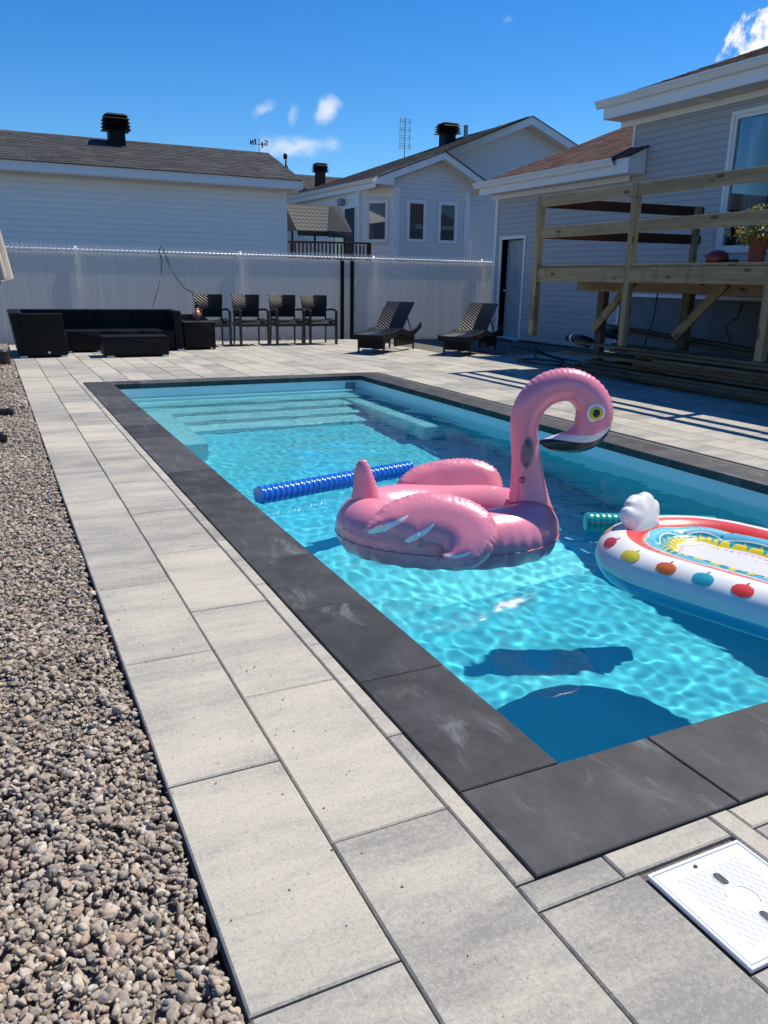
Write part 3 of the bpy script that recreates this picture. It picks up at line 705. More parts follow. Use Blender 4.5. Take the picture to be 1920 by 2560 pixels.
# main roof
vd2 = Vector((1, 0, math.tan(R(21)))).normalized(); ez2 = 4.235; ye2 = GY0+.35
rm_ = MB(); HX2 = 15.5; rz2 = ez2+(HX2-9.92)*math.tan(R(21))
rm_.add([(9.92, 1.6, ez2-.02), (9.92, ye2, ez2-.02), (HX2, ye2-(HX2-9.92)*1.0, rz2-.02), (HX2, 1.6, rz2-.02)], [(0,1,2,3)])
mroof = hp(rm_, 'main_roof', M['shingle_brown'])
shingles(mroof, (0,0,0), (9.915, 1.6, ez2-.012), (0, 1, 0), tuple(vd2), lambda v: 0, lambda v: ye2-1.6-v*math.cos(R(21))*1.0, 5.6, M['shingle_brown'], .14, .32, 300, lambda p: -p.y)
hp(MB().lathe([(.001, 0), (.13, 0), (.14, -.012), (.12, -.02), (.001, -.022)], 24, (10.2, 9.95, 3.938)), 'soffit_vent', M['trim'], smooth=30)
# hip side of the main roof (faces +Y)
hb = MB().add([(9.92, ye2, ez2-.02), (17.0, ye2, ez2-.02), (HX2, ye2-(HX2-9.92), rz2-.02)], [(0,1,2)]); hp(hb, 'hip_roof', M['shingle_brown'])
hb2 = MB().add([(9.97, ye, ez-.03), (17.0, ye, ez-.03), (HX, ye-(HX-9.97)*.62, rz-.03)], [(0,1,2)]); hp(hb2, 'garage_hip_roof', M['shingle_brown'])

# ------------------------------------------------------------------ timber deck
DX = 7.1; dk_o = Vector((8.6, 7.5, 0))
deck = E('timber_deck', dk_o, label='unfinished raised deck of pale treated lumber with hanging railing posts against the house', cat='deck')
td = lambda n_, p0, p1, wd, ht, m_='wood', up=(0,0,1): timber(n_, p0, p1, wd, ht, M[m_], deck, up, dk_o)
DT = 1.43
for yy in (9.70, 7.82, 5.78, 3.8): td('railing_post', (DX, yy, .47), (DX, yy, 2.36), .089, .089, up=(1,0,0))
for zz in (2.285, 1.875):
    for a, b_ in ((9.655, 7.865), (7.775, 5.825), (5.735, 3.845)): td('rail', (DX-.012, b_, zz), (DX-.012, a, zz), .038, .14)
for a, b_ in ((9.655, 7.865), (7.775, 5.825), (5.735, 3.845)): td('rim_board', (DX-.02, b_, 1.318), (DX-.02, a, 1.318), .038, .184)
for zz in (2.285, 1.875): td('side_rail', (DX+.06, 9.71, zz), (WX-.24, 9.71, zz+.02), .038, .14, 'wood_stain')
td('side_post', (WX-.40, 9.66, 1.43), (WX-.40, 9.66, 2.36), .089, .089, up=(1,0,0))
td('side_rim', (DX+.05, 9.70, 1.318), (WX-.03, 9.70, 1.318), .038, .184)
x = DX-.03
nb = 0
while x < WX-.15:      # deck boards run along Y
    td('deck_board', (x+.07, 2.6, DT-.002+random.uniform(-.001, .001)), (x+.07, 9.735, DT-.002), .138, .032); x += .1435; nb += 1
td('support_beam', (8.0, 2.6, 1.175), (8.0, 9.86, 1.175), .076, .14)
for yy in (9.32, 7.72, 5.9, 4.1): td('support_post', (8.02, yy, -.08), (8.02, yy, 1.105), .13, .10, 'wood_old', up=(1,0,0))
for yy in (9.28, 7.70, 5.88): 
    td('brace', (7.93, yy+.10, .56), (7.93, yy-.62, 1.24), .038, .12)
for k in range(8): td('joist', (DX+.01, 9.2-.8*k, 1.318), (WX-.05, 9.2-.8*k, 1.318), .038, .17, 'wood_old')

# ------------------------------------------------------------------ chain link fence with slats
FY = 16.55; FH = 1.69
fence = E('chain_link_fence', (5, FY, 0), label='white chain link fence with vertical privacy slats along the back of the patio', cat='fence')
pf_ = [(-.0199, .0035), (-.0172, -.005), (-.0150, -.0065), (.0150, -.0065), (.0172, -.005), (.0199, .0035)]
sl = MB().prism([(a, b_) for a, b_ in pf_], 2, 0, 1).data('slat', M['white_plastic'])
x = -.95; ns = 0
while x < 10.9 and ns < 297:
    O('slat', sl, fence, (x-5, random.uniform(-.0012,.0012), -.06), (0, random.uniform(-.0006,.0006), 0), (1, 1, 1.675+random.uniform(-.012,.008))); x += .0402; ns += 1
rest = MB(); xr = -1.0
while xr > -7: rest.box(xr-.018-5, xr+.018-5, -.008, .003, .03, 1.61); xr -= .0402
T(rest.obj('slat', M['white_plastic'], fence), kind='stuff')
MB().tube([(-12, .03, 1.655), (6.0, .03, 1.655)], .021, 10).obj('top_rail', M['white_wire'], fence, True)
wm = MB(); px = -2.0; P_ = .08; k = 0
while px < 10.9:
    for sgn in (1, -1):
        pts = []
        for j in range(0, 42):
            zz = .03+j*.0405; xx = px+(P_/2 if (j % 2) == (0 if sgn > 0 else 1) else 0); pts.append((xx-5, -.016 if j % 2 else -.013, zz))
        top = pts[-1]; pts.append((px-5+P_/4, -.016, 1.735)); 
        wm.tube(pts, .0013, 3, False)
    px += P_
T(wm.obj('wire_mesh', M['white_wire'], fence), kind='stuff')
tw = MB(); px = -2.0
while px < 10.9:      # twisted selvage along the top
    tw.tube([(px-5-.012, -.014, 1.655), (px-5+P_*.5, -.014, 1.745), (px-5+P_+.012, -.014, 1.655)], .0075, 5); px += P_
tw.obj('top_selvage', M['white_wire'], fence)
for px in (-1.5, 1.6, 4.75, 7.75, 10.55): MB().tube([(px-5, .06, -.08), (px-5, .06, 1.72)], .03, 10).obj('fence_post', M['white_wire'], fence, True)
for px, nm in ((6.94, 'the patio chairs'), (7.17, 'the lounger')):
    p_ = E('steel_post', (px, FY-.12, -.08), label='slim black steel post before the white fence, nearer to '+nm, cat='post', group='black posts before the fence')
    MB().cbox(-.032, .032, -.032, .032, 0, 1.66, .004).obj('shaft', M['black_metal'], p_)
    MB().cbox(-.036, .036, -.036, .036, 1.66, 1.68, .006).obj('cap', M['black_metal'], p_)
# ------------------------------------------------------------------ neighbours behind the fence
# long white outbuilding, gable end to the right
so = Vector((1.5, 18.6, 0))
shed = E('outbuilding', so, label='long white sided outbuilding with grey shingle roof behind the fence', cat='outbuilding')
def sp(mb, name, mat, par, org, smooth=False): return mb.obj(name, mat, par, smooth, -Vector(org))
SX1, SY0, SY1 = 6.45, 18.6, 22.75
core = MB().box(-6, SX1, SY0+.002, SY1, 0, 3.2).prism([(SY0+.01, 3.2), (SY1, 3.2), (20.65, 4.05)], 0, -6, SX1)
swall = sp(core, 'wall', M['siding_warm'], shed, so)
siding(swall, (0,0,0), (-4.0, SY0), 0, SX1+4.0-.08, 1.2, 3.12, .118, M['siding_warm'])
for x0, x1, y0, y1 in ((SX1-.10, SX1+.012, SY0-.026, SY0-.001),): sp(MB().box(x0, x1, y0, y1, 0, 3.13), 'corner_trim', M['trim'], shed, so)
sp(MB().box(-6, SX1+.27, SY0-.37, SY0-.35, 3.15, 3.325), 'fascia', M['trim'], shed, so)
sp(MB().box(-6, SX1+.26, SY0-.35, SY0+.0, 3.135, 3.15), 'soffit', M['soffit'], shed, so)
sl_ = (4.19-3.335)/(20.65-18.21); th = math.atan(sl_)
sp(MB().add([(-6, 18.21, 3.325), (SX1+.27, 18.21, 3.325), (SX1+.27, 20.65, 4.18), (-6, 20.65, 4.18), (-6, 23.1, 3.325), (SX1+.27, 23.1, 3.325)], [(0,1,2,3), (3,2,5,4)]), 'roof_deck', M['shingle_grey'], shed, so)
rfo = sp(MB().prism([(20.58, 4.165), (20.65, 4.205), (20.72, 4.165)], 0, -6, SX1+.28), 'roof', M['shingle_grey'], shed, so)
vd3 = Vector((0, math.cos(th), math.sin(th)))
shingles(rfo, (0,0,0), (-3.0, 18.20, 3.332), (1, 0, 0), tuple(vd3), lambda v: 0, lambda v: SX1+.28+3.0, 2.58, M['shingle_grey'], .145, .33, 300, lambda p: abs(p.x-3.2)+.3*abs(p.y-18))
rk_ = MB().add([(SX1+.262, 18.21, 3.15), (SX1+.262, 18.21, 3.325), (SX1+.262, 20.65, 4.18), (SX1+.262, 20.65, 4.0), (SX1+.28, 18.21, 3.15), (SX1+.28, 18.21, 3.325), (SX1+.28, 20.65, 4.18), (SX1+.28, 20.65, 4.0)], [(0,1,2,3),(7,6,5,4),(0,4,5,1),(1,5,6,2),(2,6,7,3),(3,7,4,0)]); sp(rk_, 'rake_board', M['trim'], shed, so)
roof_vent((3.03, 20.25, 4.07), .60, .62, label='large black louvred roof vent on the long outbuilding roof')
# weather vane
vane = E('weather_vane', (6.47, 20.6, 4.18), label='small dark weather vane with letters N and S on the outbuilding ridge', cat='weather vane')
MB().tube([(0,0,0), (0,0,.33)], .008, 8).obj('pole', M['black_metal'], vane)
MB().tube([(-.17,0,.185), (.17,0,.20)], .007, 6).obj('cross_arm', M['black_metal'], vane)
M['rust'] = simple('rusty_orange_paint', (.42, .13, .05), .7, .3, 20)
def letter(ch, cx, cz, h, par):
    mb = MB(); w2 = h*.42; r_ = .012
    if ch == 'N':      # seen from behind, so mirrored
        mb.box(cx-w2, cx-w2+.022, -.006, .006, cz, cz+h); mb.box(cx+w2-.022, cx+w2, -.006, .006, cz, cz+h)
        mb.add([(cx+w2-.03, -.005, cz+h), (cx+w2, -.005, cz+h), (cx-w2+.03, -.005, cz), (cx-w2, -.005, cz), (cx+w2-.03, .005, cz+h), (cx+w2, .005, cz+h), (cx-w2+.03, .005, cz), (cx-w2, .005, cz)], [(0,1,2,3),(7,6,5,4),(0,4,5,1),(1,5,6,2),(2,6,7,3),(3,7,4,0)])
    else:
        pts = []
        for k in range(25):
            a = k/24; ang = math.pi*(.15+1.6*a*2) if a < .5 else 0
        up = [(math.cos(t_)*w2*.9, .5*h+.25*h+math.sin(t_)*.25*h) for t_ in np.linspace(math.pi*.9, -math.pi*.5, 12)]
        lo = [(math.cos(t_)*w2*.9, .25*h+math.sin(t_)*.25*h) for t_ in np.linspace(math.pi*.5, math.pi*1.9, 12)]
        mb.tube([(cx+x_, 0, cz+z_) for x_, z_ in up+lo], .013, 5)
    mb.obj('letter', M['black_metal'], par)
letter('N', -.185, .17, .105, vane); letter('S', .185, .185, .105, vane)
for x0, z0, x1, z1 in ((-.10, .30, -.09, .19), (.075, .24, .085, .12)):
    MB().add([(x0-.025,0,z0),(x0+.03,0,z0+.01),(x1+.018,0,z1),(x1-.014,0,z1),(x0-.025,.006,z0),(x0+.03,.006,z0+.01),(x1+.018,.006,z1),(x1-.014,.006,z1)], [(0,1,2,3),(7,6,5,4),(0,4,5,1),(1,5,6,2),(2,6,7,3),(3,7,4,0)]).obj('cup', M['rust'], vane)
# house with the bay window
no = Vector((12.2, 22.0, 0))
nb_ = E('bay_house', no, label='white sided house with bay window, tall gable and dark roof behind the fence', cat='house')
BX0, BX1, BY = 10.99, 13.37, 22.0
BL = (10.20, 22.75); BR = (13.75, 22.75)
core = MB()
def polywall(mb, pts, z0, z1):
    n_ = len(pts); V = [(x, y, z) for z in (z0, z1) for x, y in pts]; mb.add(V, [tuple(range(n_))[::-1], tuple(range(n_, 2*n_))]+[(j, (j+1)%n_, n_+(j+1)%n_, n_+j) for j in range(n_)])
polywall(core, [(BX0, BY), (BX1, BY), BR, (13.75, 24.1), (18.8, 24.1), (18.8, 29), (10.20, 29), BL], 0, 3.78)
core.add([(BX0-.75, BY+.02, 3.78), (BX1+.64, BY+.02, 3.78), (12.33, BY+.02, 4.60), (BX0-.75, 24.2, 3.78), (BX1+.64, 24.2, 3.78), (12.33, 24.2, 4.60)], [(0,1,2),(5,4,3),(0,3,4,1),(1,4,5,2),(2,5,3,0)])
core.add([(11.0, 24.12, 3.78), (23.2, 24.12, 3.78), (16.75, 24.12, 6.23), (11.0, 29, 3.78), (23.2, 29, 3.78), (16.75, 29, 6.23)], [(0,1,2),(5,4,3),(0,3,4,1),(1,4,5,2),(2,5,3,0)])
nwall = sp(core, 'wall', M['siding_white'], nb_, no)
# windows of the bay: front two (blinds), left slanted one, right slanted one
w1 = (11.38, 11.90, 2.36, 3.41); w2 = (12.42, 12.96, 2.36, 3.42)
holes = [(w[0]-BX0-.05, w[1]-BX0+.05, w[2]-.05, w[3]+.05) for w in (w1, w2)]
siding(nwall, (0,0,0), (BX0, BY), 0, BX1-BX0, 1.3, 3.80, .112, M['siding_white'], holes)
gl = lambda z: -.62+max(0, (z-3.80))/.70*1.62
siding(nwall, (0,0,0), (BX0, BY+.01), 0, 0, 3.80, 4.56, .112, M['siding_white'], (), lambda z: -.60+(z-3.8)*2.70 if True else 0, lambda z: 3.0-(z-3.8)*2.03)
dl = Vector((BX0-BL[0], BY-BL[1], 0)); al = math.atan2(dl.y, dl.x)
siding(nwall, (0,0,0), BL, al, dl.length, 1.3, 3.78, .112, M['siding_warm'], [(.18, .86, 2.27, 3.45)])
dr = Vector((BR[0]-BX1, BR[1]-BY, 0)); ar = math.atan2(dr.y, dr.x)
siding(nwall, (0,0,0), (BX1, BY), ar, dr.length, 1.3, 3.78, .112, M['siding_white'], [(.18, .66, 2.27, 3.45)])
siding(nwall, (0,0,0), (13.75, 24.1), 0, 5.0, 1.3, 3.8, .112, M['siding_white'])
siding(nwall, (0,0,0), (13.75, 24.1), 0, 0, 3.8, 6.2, .112, M['siding_white'], (), lambda z: max(-1.7, (z-4.95)*2.43-.9), lambda z: min(7.5, 3.0+(6.23-z)*2.64))
siding(nwall, (0,0,0), (10.20, 28.8), -math.pi/2, 28.8-22.75, 1.3, 3.78, .112, M['siding_warm'], [(4.0, 5.75, 1.3, 3.30)])
for (x, y), rz_ in (((BX0, BY), 0), ((BX1, BY), 0), (BL, 0)):
    mb = MB().cbox(-.085, .085, -.03, .085, 1.2, 3.79, .004); mb.obj('corner_trim', M['trim'], nb_, False, Vector((x, y, 0))-no, (0,0,rz_))
M['blind'] = simple('brown_blind', (.26, .19, .14), .7, .15, 4)
def neigh_window(loc, ang, wd, h, blinds):
    e = O('window', None, nb_, Vector(loc)-no, (0, 0, ang))
    f_ = MB()
    for q in ((-.06, 0, -.06, h+.06), (wd, wd+.06, -.06, h+.06)): f_.box(q[0], q[1], -.045, .01, q[2], q[3])
    f_.box(0, wd, -.045, .01, -.06, 0); f_.box(0, wd, -.045, .01, h, h+.06)
    for q in ((.0, .035, 0, h), (wd-.035, wd, 0, h)): f_.box(q[0], q[1], -.028, .01, q[2], q[3])
    f_.box(.035, wd-.035, -.028, .01, 0, .035); f_.box(.035, wd-.035, -.028, .01, h-.035, h)
    f_.obj('window_frame', M['trim'], e)
    MB().box(.035, wd-.035, -.024, -.020, .035, h-.035).obj('pane', M['glass'] if blinds else M['mirror_glass'], e)
    MB().box(.03, wd-.03, -.004, -.0005, .03, h-.03).obj('backing', M['dark_room'], e)
    if blinds:
        n_ = int(h/.048)
        for k in range(n_): 
            z = .05+k*(h-.09)/n_
            MB().add([(.05,-.016,z),(wd-.05,-.016,z),(wd-.05,-.007,z+.034),(.05,-.007,z+.034)], [(0,1,2,3)]).obj('blind_slat', M['blind'], e)
    return e
def mk_mirror():
    m, t = material('reflective_pane'); b = t.n('ShaderNodeBsdfPrincipled', None, {'Base Color': (.10, .11, .12), 'Roughness': .03, 'Specular IOR Level': 1.0, 'IOR': 1.9}); return finish(t, b.outputs[0], m)
M['mirror_glass'] = mk_mirror()
neigh_window((w1[0], BY-.018, w1[2]), 0, w1[1]-w1[0], w1[3]-w1[2], True)
neigh_window((w2[0], BY-.018, w2[2]), 0, w2[1]-w2[0], w2[3]-w2[2], True)
pl_ = Vector((BL[0], BL[1], 0))+dl.normalized()*.24; nl_ = Vector((math.sin(al), -math.cos(al), 0))*.018
neigh_window((pl_.x+nl_.x, pl_.y+nl_.y, 2.33), al, .56, 1.06, False)
pr_ = Vector((BX1, BY, 0))+dr.normalized()*.22; nr_ = Vector((math.sin(ar), -math.cos(ar), 0))*.018
neigh_window((pr_.x+nr_.x, pr_.y+nr_.y, 2.33), ar, .4, 1.06, False)
# sliding door on the side wall
sd_ = O('patio_door', None, nb_, Vector((10.18, 24.72, 1.3))-no, (0, 0, -math.pi/2))
f_ = MB()
for q in ((-.05, 0, 0, 2.02), (1.65, 1.70, 0, 2.02), (.80, .86, 0, 1.97)): f_.box(q[0], q[1], -.04, .01, q[2], q[3])
f_.box(0, 1.65, -.04, .01, 1.97, 2.02); f_.obj('door_frame', M['trim'], sd_)
MB().box(0, .80, -.02, -.015, 0, 1.97).obj('pane', M['mirror_glass'], sd_); MB().box(.86, 1.65, -.02, -.015, 0, 1.97).obj('screen', M['dark_room'], sd_)
# bay gable roof with white boards
pk = (12.34, 4.79); lf = (10.20, 3.98); rt = (14.15, 3.90)
def rake(mb, p, q, y0, y1, drop):
    mb.add([(p[0], y0, p[1]-drop), (q[0], y0, q[1]-drop), (q[0], y0, q[1]), (p[0], y0, p[1]), (p[0], y1, p[1]-drop), (q[0], y1, q[1]-drop), (q[0], y1, q[1]), (p[0], y1, p[1])], [(0,1,2,3),(7,6,5,4),(0,4,5,1),(1,5,6,2),(2,6,7,3),(3,7,4,0)])
for p, q in ((lf, pk), (pk, rt)):
    mb = MB(); rake(mb, p, q, BY-.38, BY-.35, .20); sp(mb, 'rake_board', M['trim'], nb_, no)
    mb = MB(); rake(mb, (p[0], p[1]-.17), (q[0], q[1]-.17), BY-.35, BY-.0, .012); sp(mb, 'soffit', M['soffit'], nb_, no)
mb = MB()
for p, q in ((lf, pk), (pk, rt)): mb.add([(p[0], BY-.41, p[1]+.012), (q[0], BY-.41, q[1]+.012), (q[0], 24.3, q[1]+.012), (p[0], 24.3, p[1]+.012), (p[0], BY-.41, p[1]-.015), (q[0], BY-.41, q[1]-.015), (q[0], 24.3, q[1]-.015), (p[0], 24.3, p[1]-.015)], [(0,1,2,3),(7,6,5,4),(0,4,5,1),(1,5,6,2),(2,6,7,3),(3,7,4,0)])
sp(mb, 'bay_roof', M['shingle_dark'], nb_, no)
sp(MB().box(10.18, 10.72, BY-.37, BY-.0, 3.80, 3.99), 'eave_return', M['trim'], nb_, no)
# main roof: left slope running back to a hip, big gable front
pk2 = (16.75, 6.44)
g0 = (10.155, 3.94); sl2 = (pk2[1]-g0[1])/(pk2[0]-g0[0])
EF = (9.86, 28.2, 3.94)
A_ = Vector((10.12, 23.0, 3.95)); C_ = Vector((16.72, 23.75, 6.46)); B_ = Vector((9.86, 28.2, 3.95)); A0_ = Vector((10.16, 21.75, 3.95))
nv = MB().add([tuple(A0_), tuple(A0_+(C_-A_)*.34+Vector((0,.2,0))), tuple(C_), tuple(B_)], [(0,1,2),(0,2,3)])
nroof = sp(nv, 'main_roof', M['shingle_dark'], nb_, no)
# shingle rows on that slope
ud = (B_-A0_).normalized(); nn = (C_-A0_).cross(B_-A0_).normalized(); nn = nn if nn.z > 0 else -nn; vd4 = nn.cross(ud); vd4 = vd4 if vd4.z > 0 else -vd4
LB = (B_-A0_).length; cu_, cv_ = (C_-A0_).dot(ud), (C_-A0_).dot(vd4)
shingles(nroof, (0,0,0), tuple(A0_+nn*.01), tuple(ud), tuple(vd4), lambda v: cu_*v/cv_, lambda v: LB+(cu_-LB)*v/cv_, cv_, M['shingle_dark'], .15, .33, 300)
p0, p1 = (11.2, 4.31), pk2
for p, q in (((12.6, pk2[1]-(pk2[0]-12.6)*.405), pk2), (pk2, (19.6, 5.36))):
    mb = MB(); rake(mb, p, q, 23.68, 23.72, .24); sp(mb, 'rake_board', M['trim'], nb_, no)
    mb = MB(); rake(mb, (p[0], p[1]-.21), (q[0], q[1]-.21), 23.72, 24.1, .012); sp(mb, 'soffit', M['soffit'], nb_, no)
    mb = MB(); rake(mb, (p[0], p[1]+.02), (q[0], q[1]+.02), 23.65, 24.4, .02); sp(mb, 'roof_edge', M['shingle_dark'], nb_, no)
mb = MB().add([(pk2[0], 23.7, pk2[1]), (21.5, 23.7, 4.5), (21.5, 29, 4.5), (pk2[0], 29, pk2[1])], [(0,1,2,3)]); sp(mb, 'right_slope', M['shingle_dark'], nb_, no)
# gutter along the left eave
dg = (B_-A0_); g_ = MB()
gp = lambda f, dx, dz: tuple(A0_+dg*f+Vector((dx, 0, dz)))
pf = [(.02, -.10), (-.06, -.10), (-.09, -.02), (-.10, 0), (-.085, 0), (-.07, -.03), (-.05, -.085), (.02, -.085)]
g_.add([gp(0, a, b) for a, b in pf]+[gp(1, a, b) for a, b in pf], [tuple(range(8))[::-1], tuple(range(8, 16))]+[(j, (j+1)%8, 8+(j+1)%8, 8+j) for j in range(8)]); sp(g_, 'gutter', M['gutter'], nb_, no)
g2 = MB().add([gp(0, .02, -.24), gp(1, .02, -.24), gp(1, .02, -.02), gp(0, .02, -.02), gp(0, .05, -.24), gp(1, .05, -.24), gp(1, .05, -.02), gp(0, .05, -.02)], [(0,1,2,3),(7,6,5,4),(0,4,5,1),(1,5,6,2),(2,6,7,3),(3,7,4,0)]); sp(g2, 'fascia', M['trim'], nb_, no)
g3 = MB().add([gp(0, .05, -.22), gp(1, .05, -.22), gp(1, .45, -.22), gp(0, .25, -.22), gp(0, .05, -.21), gp(1, .05, -.21), gp(1, .45, -.21), gp(0, .25, -.21)], [(0,1,2,3),(7,6,5,4),(0,4,5,1),(1,5,6,2),(2,6,7,3),(3,7,4,0)]); sp(g3, 'soffit', M['soffit'], nb_, no)
sp(MB().box(14.35, 14.55, 24.02, 24.085, 3.52, 3.74), 'meter_box', M['skim'], nb_, no)
sp(MB().tube([(BX1+.10, BY-.09, 1.0), (BX1+.10, BY-.09, 2.45)], .026, 8), 'white_pipe', M['trim'], nb_, no)
sp(MB().cbox(10.02, 10.16, 23.9, 24.15, 3.38, 3.58, .02), 'wall_lamp', M['skim'], nb_, no)
roof_vent((14.32, 25.0, 5.62), .70, .62, label='black louvred roof vent beside a grey pipe on the bay window house')
pp = E('vent_pipe', (14.72, 24.5, 5.45), label='plain grey vent pipe rising from the dark roof of the bay window house', cat='pipe')
M['zinc'] = simple('weathered_zinc', (.28, .29, .30), .45, .15, 6, metal=.6)
MB().tube([(0,0,0), (0,0,.64)], .07, 14).obj('shaft', M['zinc'], pp, 40); MB().lathe([(.075, .62), (.078, .66), (.06, .66), (.06, .63)], 14).obj('rim', M['zinc'], pp, 40)
# house further back
fo = Vector((11.5, 31, 0))
fh = E('far_house', fo, label='distant low house whose grey roof shows behind the neighbouring roofs', cat='house')
sp(MB().box(8.5, 17.5, 28.9, 33, 0, 4.0), 'wall', M['siding_warm'], fh, fo)
sl5 = math.atan((5.0-3.95)/(30.6-28.6)); frf = sp(MB().add([(8.3, 28.6, 3.93), (17.5, 28.6, 3.93), (17.5, 30.6, 4.98), (8.9, 30.6, 4.98), (8.3, 33, 3.9), (17.5, 33, 3.9)], [(0,1,2,3), (3,2,5,4), (0,3,4)]), 'roof', M['shingle_grey'], fh, fo)
shingles(frf, (0,0,0), (8.9, 28.6, 3.94), (1, 0, 0), (0, math.cos(sl5), math.sin(sl5)), lambda v: 0, lambda v: 5.0, 2.26, M['shingle_grey'], .16, .35, 300)
roof_vent((11.1, 28.95, 4.55) if False else (11.45, 29.2, 4.72), .52, .56, label='black louvred roof vent on the distant low roof')
fm = E('roof_mast', (9.55, 28.4, 3.9), label='short black mast with a knob and stay wires over the distant roof', cat='mast')
MB().tube([(.3,0,.5), (.32,0,1.25)], .035, 8).obj('pole', M['black_metal'], fm, True)
MB().lathe([(.001,-.1), (.06,-.08), (.075,0), (.06,.09), (.001,.11)], 12, (.30,0,1.36)).obj('knob', M['black_metal'], fm, True)
MB().tube([(.33,0,1.1), (.52,0,.75), (.58,0,.5)], .02, 6).tube([(.2,0,.5), (.15,0,.95)], .02, 6).obj('stay', M['black_metal'], fm)
# antenna
an = E('television_antenna', (13.76, 27.0, 5.3), label='tall television antenna of thin rods standing behind the dark roof', cat='antenna')
MB().tube([(0,0,-.4), (0,0,1.34)], .014, 6).obj('mast', M['black_metal'], an)
for k in range(4):
    z = .42+.26*k
    fr_ = MB()
    for sx_ in (-1, 1):
        fr_.tube([(sx_*.02,0,z), (sx_*.19,0,z+.02)], .007, 4); fr_.tube([(sx_*.19,0,z-.10), (sx_*.19,0,z+.12)], .008, 4)
        for q in (-.06, .0, .06): fr_.tube([(sx_*.09,-.1,z+q), (sx_*.19,-.1,z+q+.02)], .006, 4)
    fr_.tube([(-.2,.08,z+.1), (.2,.08,z+.1)], .006, 4); fr_.tube([(-.2,.08,z-.06), (.2,.08,z-.06)], .006, 4)
    fr_.obj('bow_tie', M['black_metal'], an)
# swing canopy and brown railing on the neighbour's deck
def mk_canopy():
    m, t = material('patterned_canopy'); tc = t.n('ShaderNodeTexCoord').outputs['Object']
    sx_ = t.n('ShaderNodeSeparateXYZ', None, {0: tc})
    zz = t.math('ADD', sx_.outputs[2], t.math('MULTIPLY', t.math('PINGPONG', sx_.outputs[0], .055), .9))
    wv = t.math('PINGPONG', zz, .045)
    c = t.ramp(t.math('MULTIPLY', wv, 22.0), [(.35, (.075, .075, .07)), (.6, (.19, .19, .17))]); b = t.n('ShaderNodeBsdfPrincipled', None, {'Base Color': c, 'Roughness': .85}); return finish(t, b.outputs[0], m)
M['canopy'] = mk_canopy(); M['navy'] = simple('dark_canvas', (.018, .024, .035), .85, .15, 6)
sw = E('swing_seat', (8.1, 20.9, 1.3), label='garden swing with a zigzag patterned grey canopy and dark side panel', cat='swing')
wc = Vector((8.1, 20.9, 1.3))
def swp(mb, n_, m_, sm=False): return mb.obj(n_, m_, sw, sm, -wc)
def sheet(a, b_, c, d, th=.02):
    a, b_, c, d = map(Vector, (a, b_, c, d)); nrm = (b_-a).cross(d-a).normalized()*th
    return MB().add([a, b_, c, d, a+nrm, b_+nrm, c+nrm, d+nrm], [(0,1,2,3),(7,6,5,4),(0,4,5,1),(1,5,6,2),(2,6,7,3),(3,7,4,0)])
swp(sheet((7.14, 20.75, 3.045), (8.40, 20.75, 3.07), (8.18, 20.35, 2.40), (7.34, 20.35, 2.39)), 'canopy_panel', M['canopy'])
swp(sheet((8.40, 20.74, 3.072), (8.77, 20.95, 3.085), (9.0, 20.6, 2.40), (8.18, 20.345, 2.405)), 'side_panel', M['navy'])
swp(sheet((7.34, 20.34, 2.395), (8.185, 20.34, 2.405), (9.0, 20.58, 2.30), (7.36, 20.33, 2.27)), 'valance', M['navy'])
swp(sheet((9.0, 20.6, 2.42), (8.2, 20.35, 2.42), (8.2, 20.36, 2.26), (8.98, 20.59, 2.27)), 'valance', M['navy'])
swp(sheet((7.12, 20.76, 3.04), (7.33, 20.36, 2.39), (7.40, 21.5, 2.42), (7.2, 21.3, 3.05)), 'side_panel', M['navy'])
for x in (7.42, 8.05, 8.9): swp(MB().tube([(x, 20.9, 1.3), (x-.02, 20.9, 2.6)], .03, 8), 'frame_leg', M['black_metal'])
swp(MB().cbox(7.4, 8.9, 20.95, 21.4, 1.7, 1.8, .03), 'seat', M['navy'])
nr = E('deck_railing', (8.3, 20.45, 1.2), label='dark brown wooden deck railing under the patterned swing canopy', cat='railing')
rw = Vector((8.3, 20.45, 1.2))
timber('top_rail', (7.05, 20.45, 2.115), (9.42, 20.45, 2.15), .09, .05, M['wood_stain'], nr, (0,0,1), rw)
for k in range(22):
    x = 7.1+k*.108; timber('baluster', (x, 20.45, 1.25), (x, 20.45, 2.10), .042, .042, M['wood_stain'], nr, (1,0,0), rw)
timber('corner_post', (9.42, 20.45, 1.2), (9.42, 20.45, 2.16), .09, .09, M['wood_stain'], nr, (1,0,0), rw)
timber('bottom_rail', (7.05, 20.45, 1.3), (9.42, 20.45, 1.3), .06, .09, M['wood_stain'], nr, (0,0,1), rw)
timber('deck_floor', (7.0, 21.6, 1.24), (10.1, 21.6, 1.24), 2.3, .06, M['wood_stain'], nr, (0,0,1), rw)
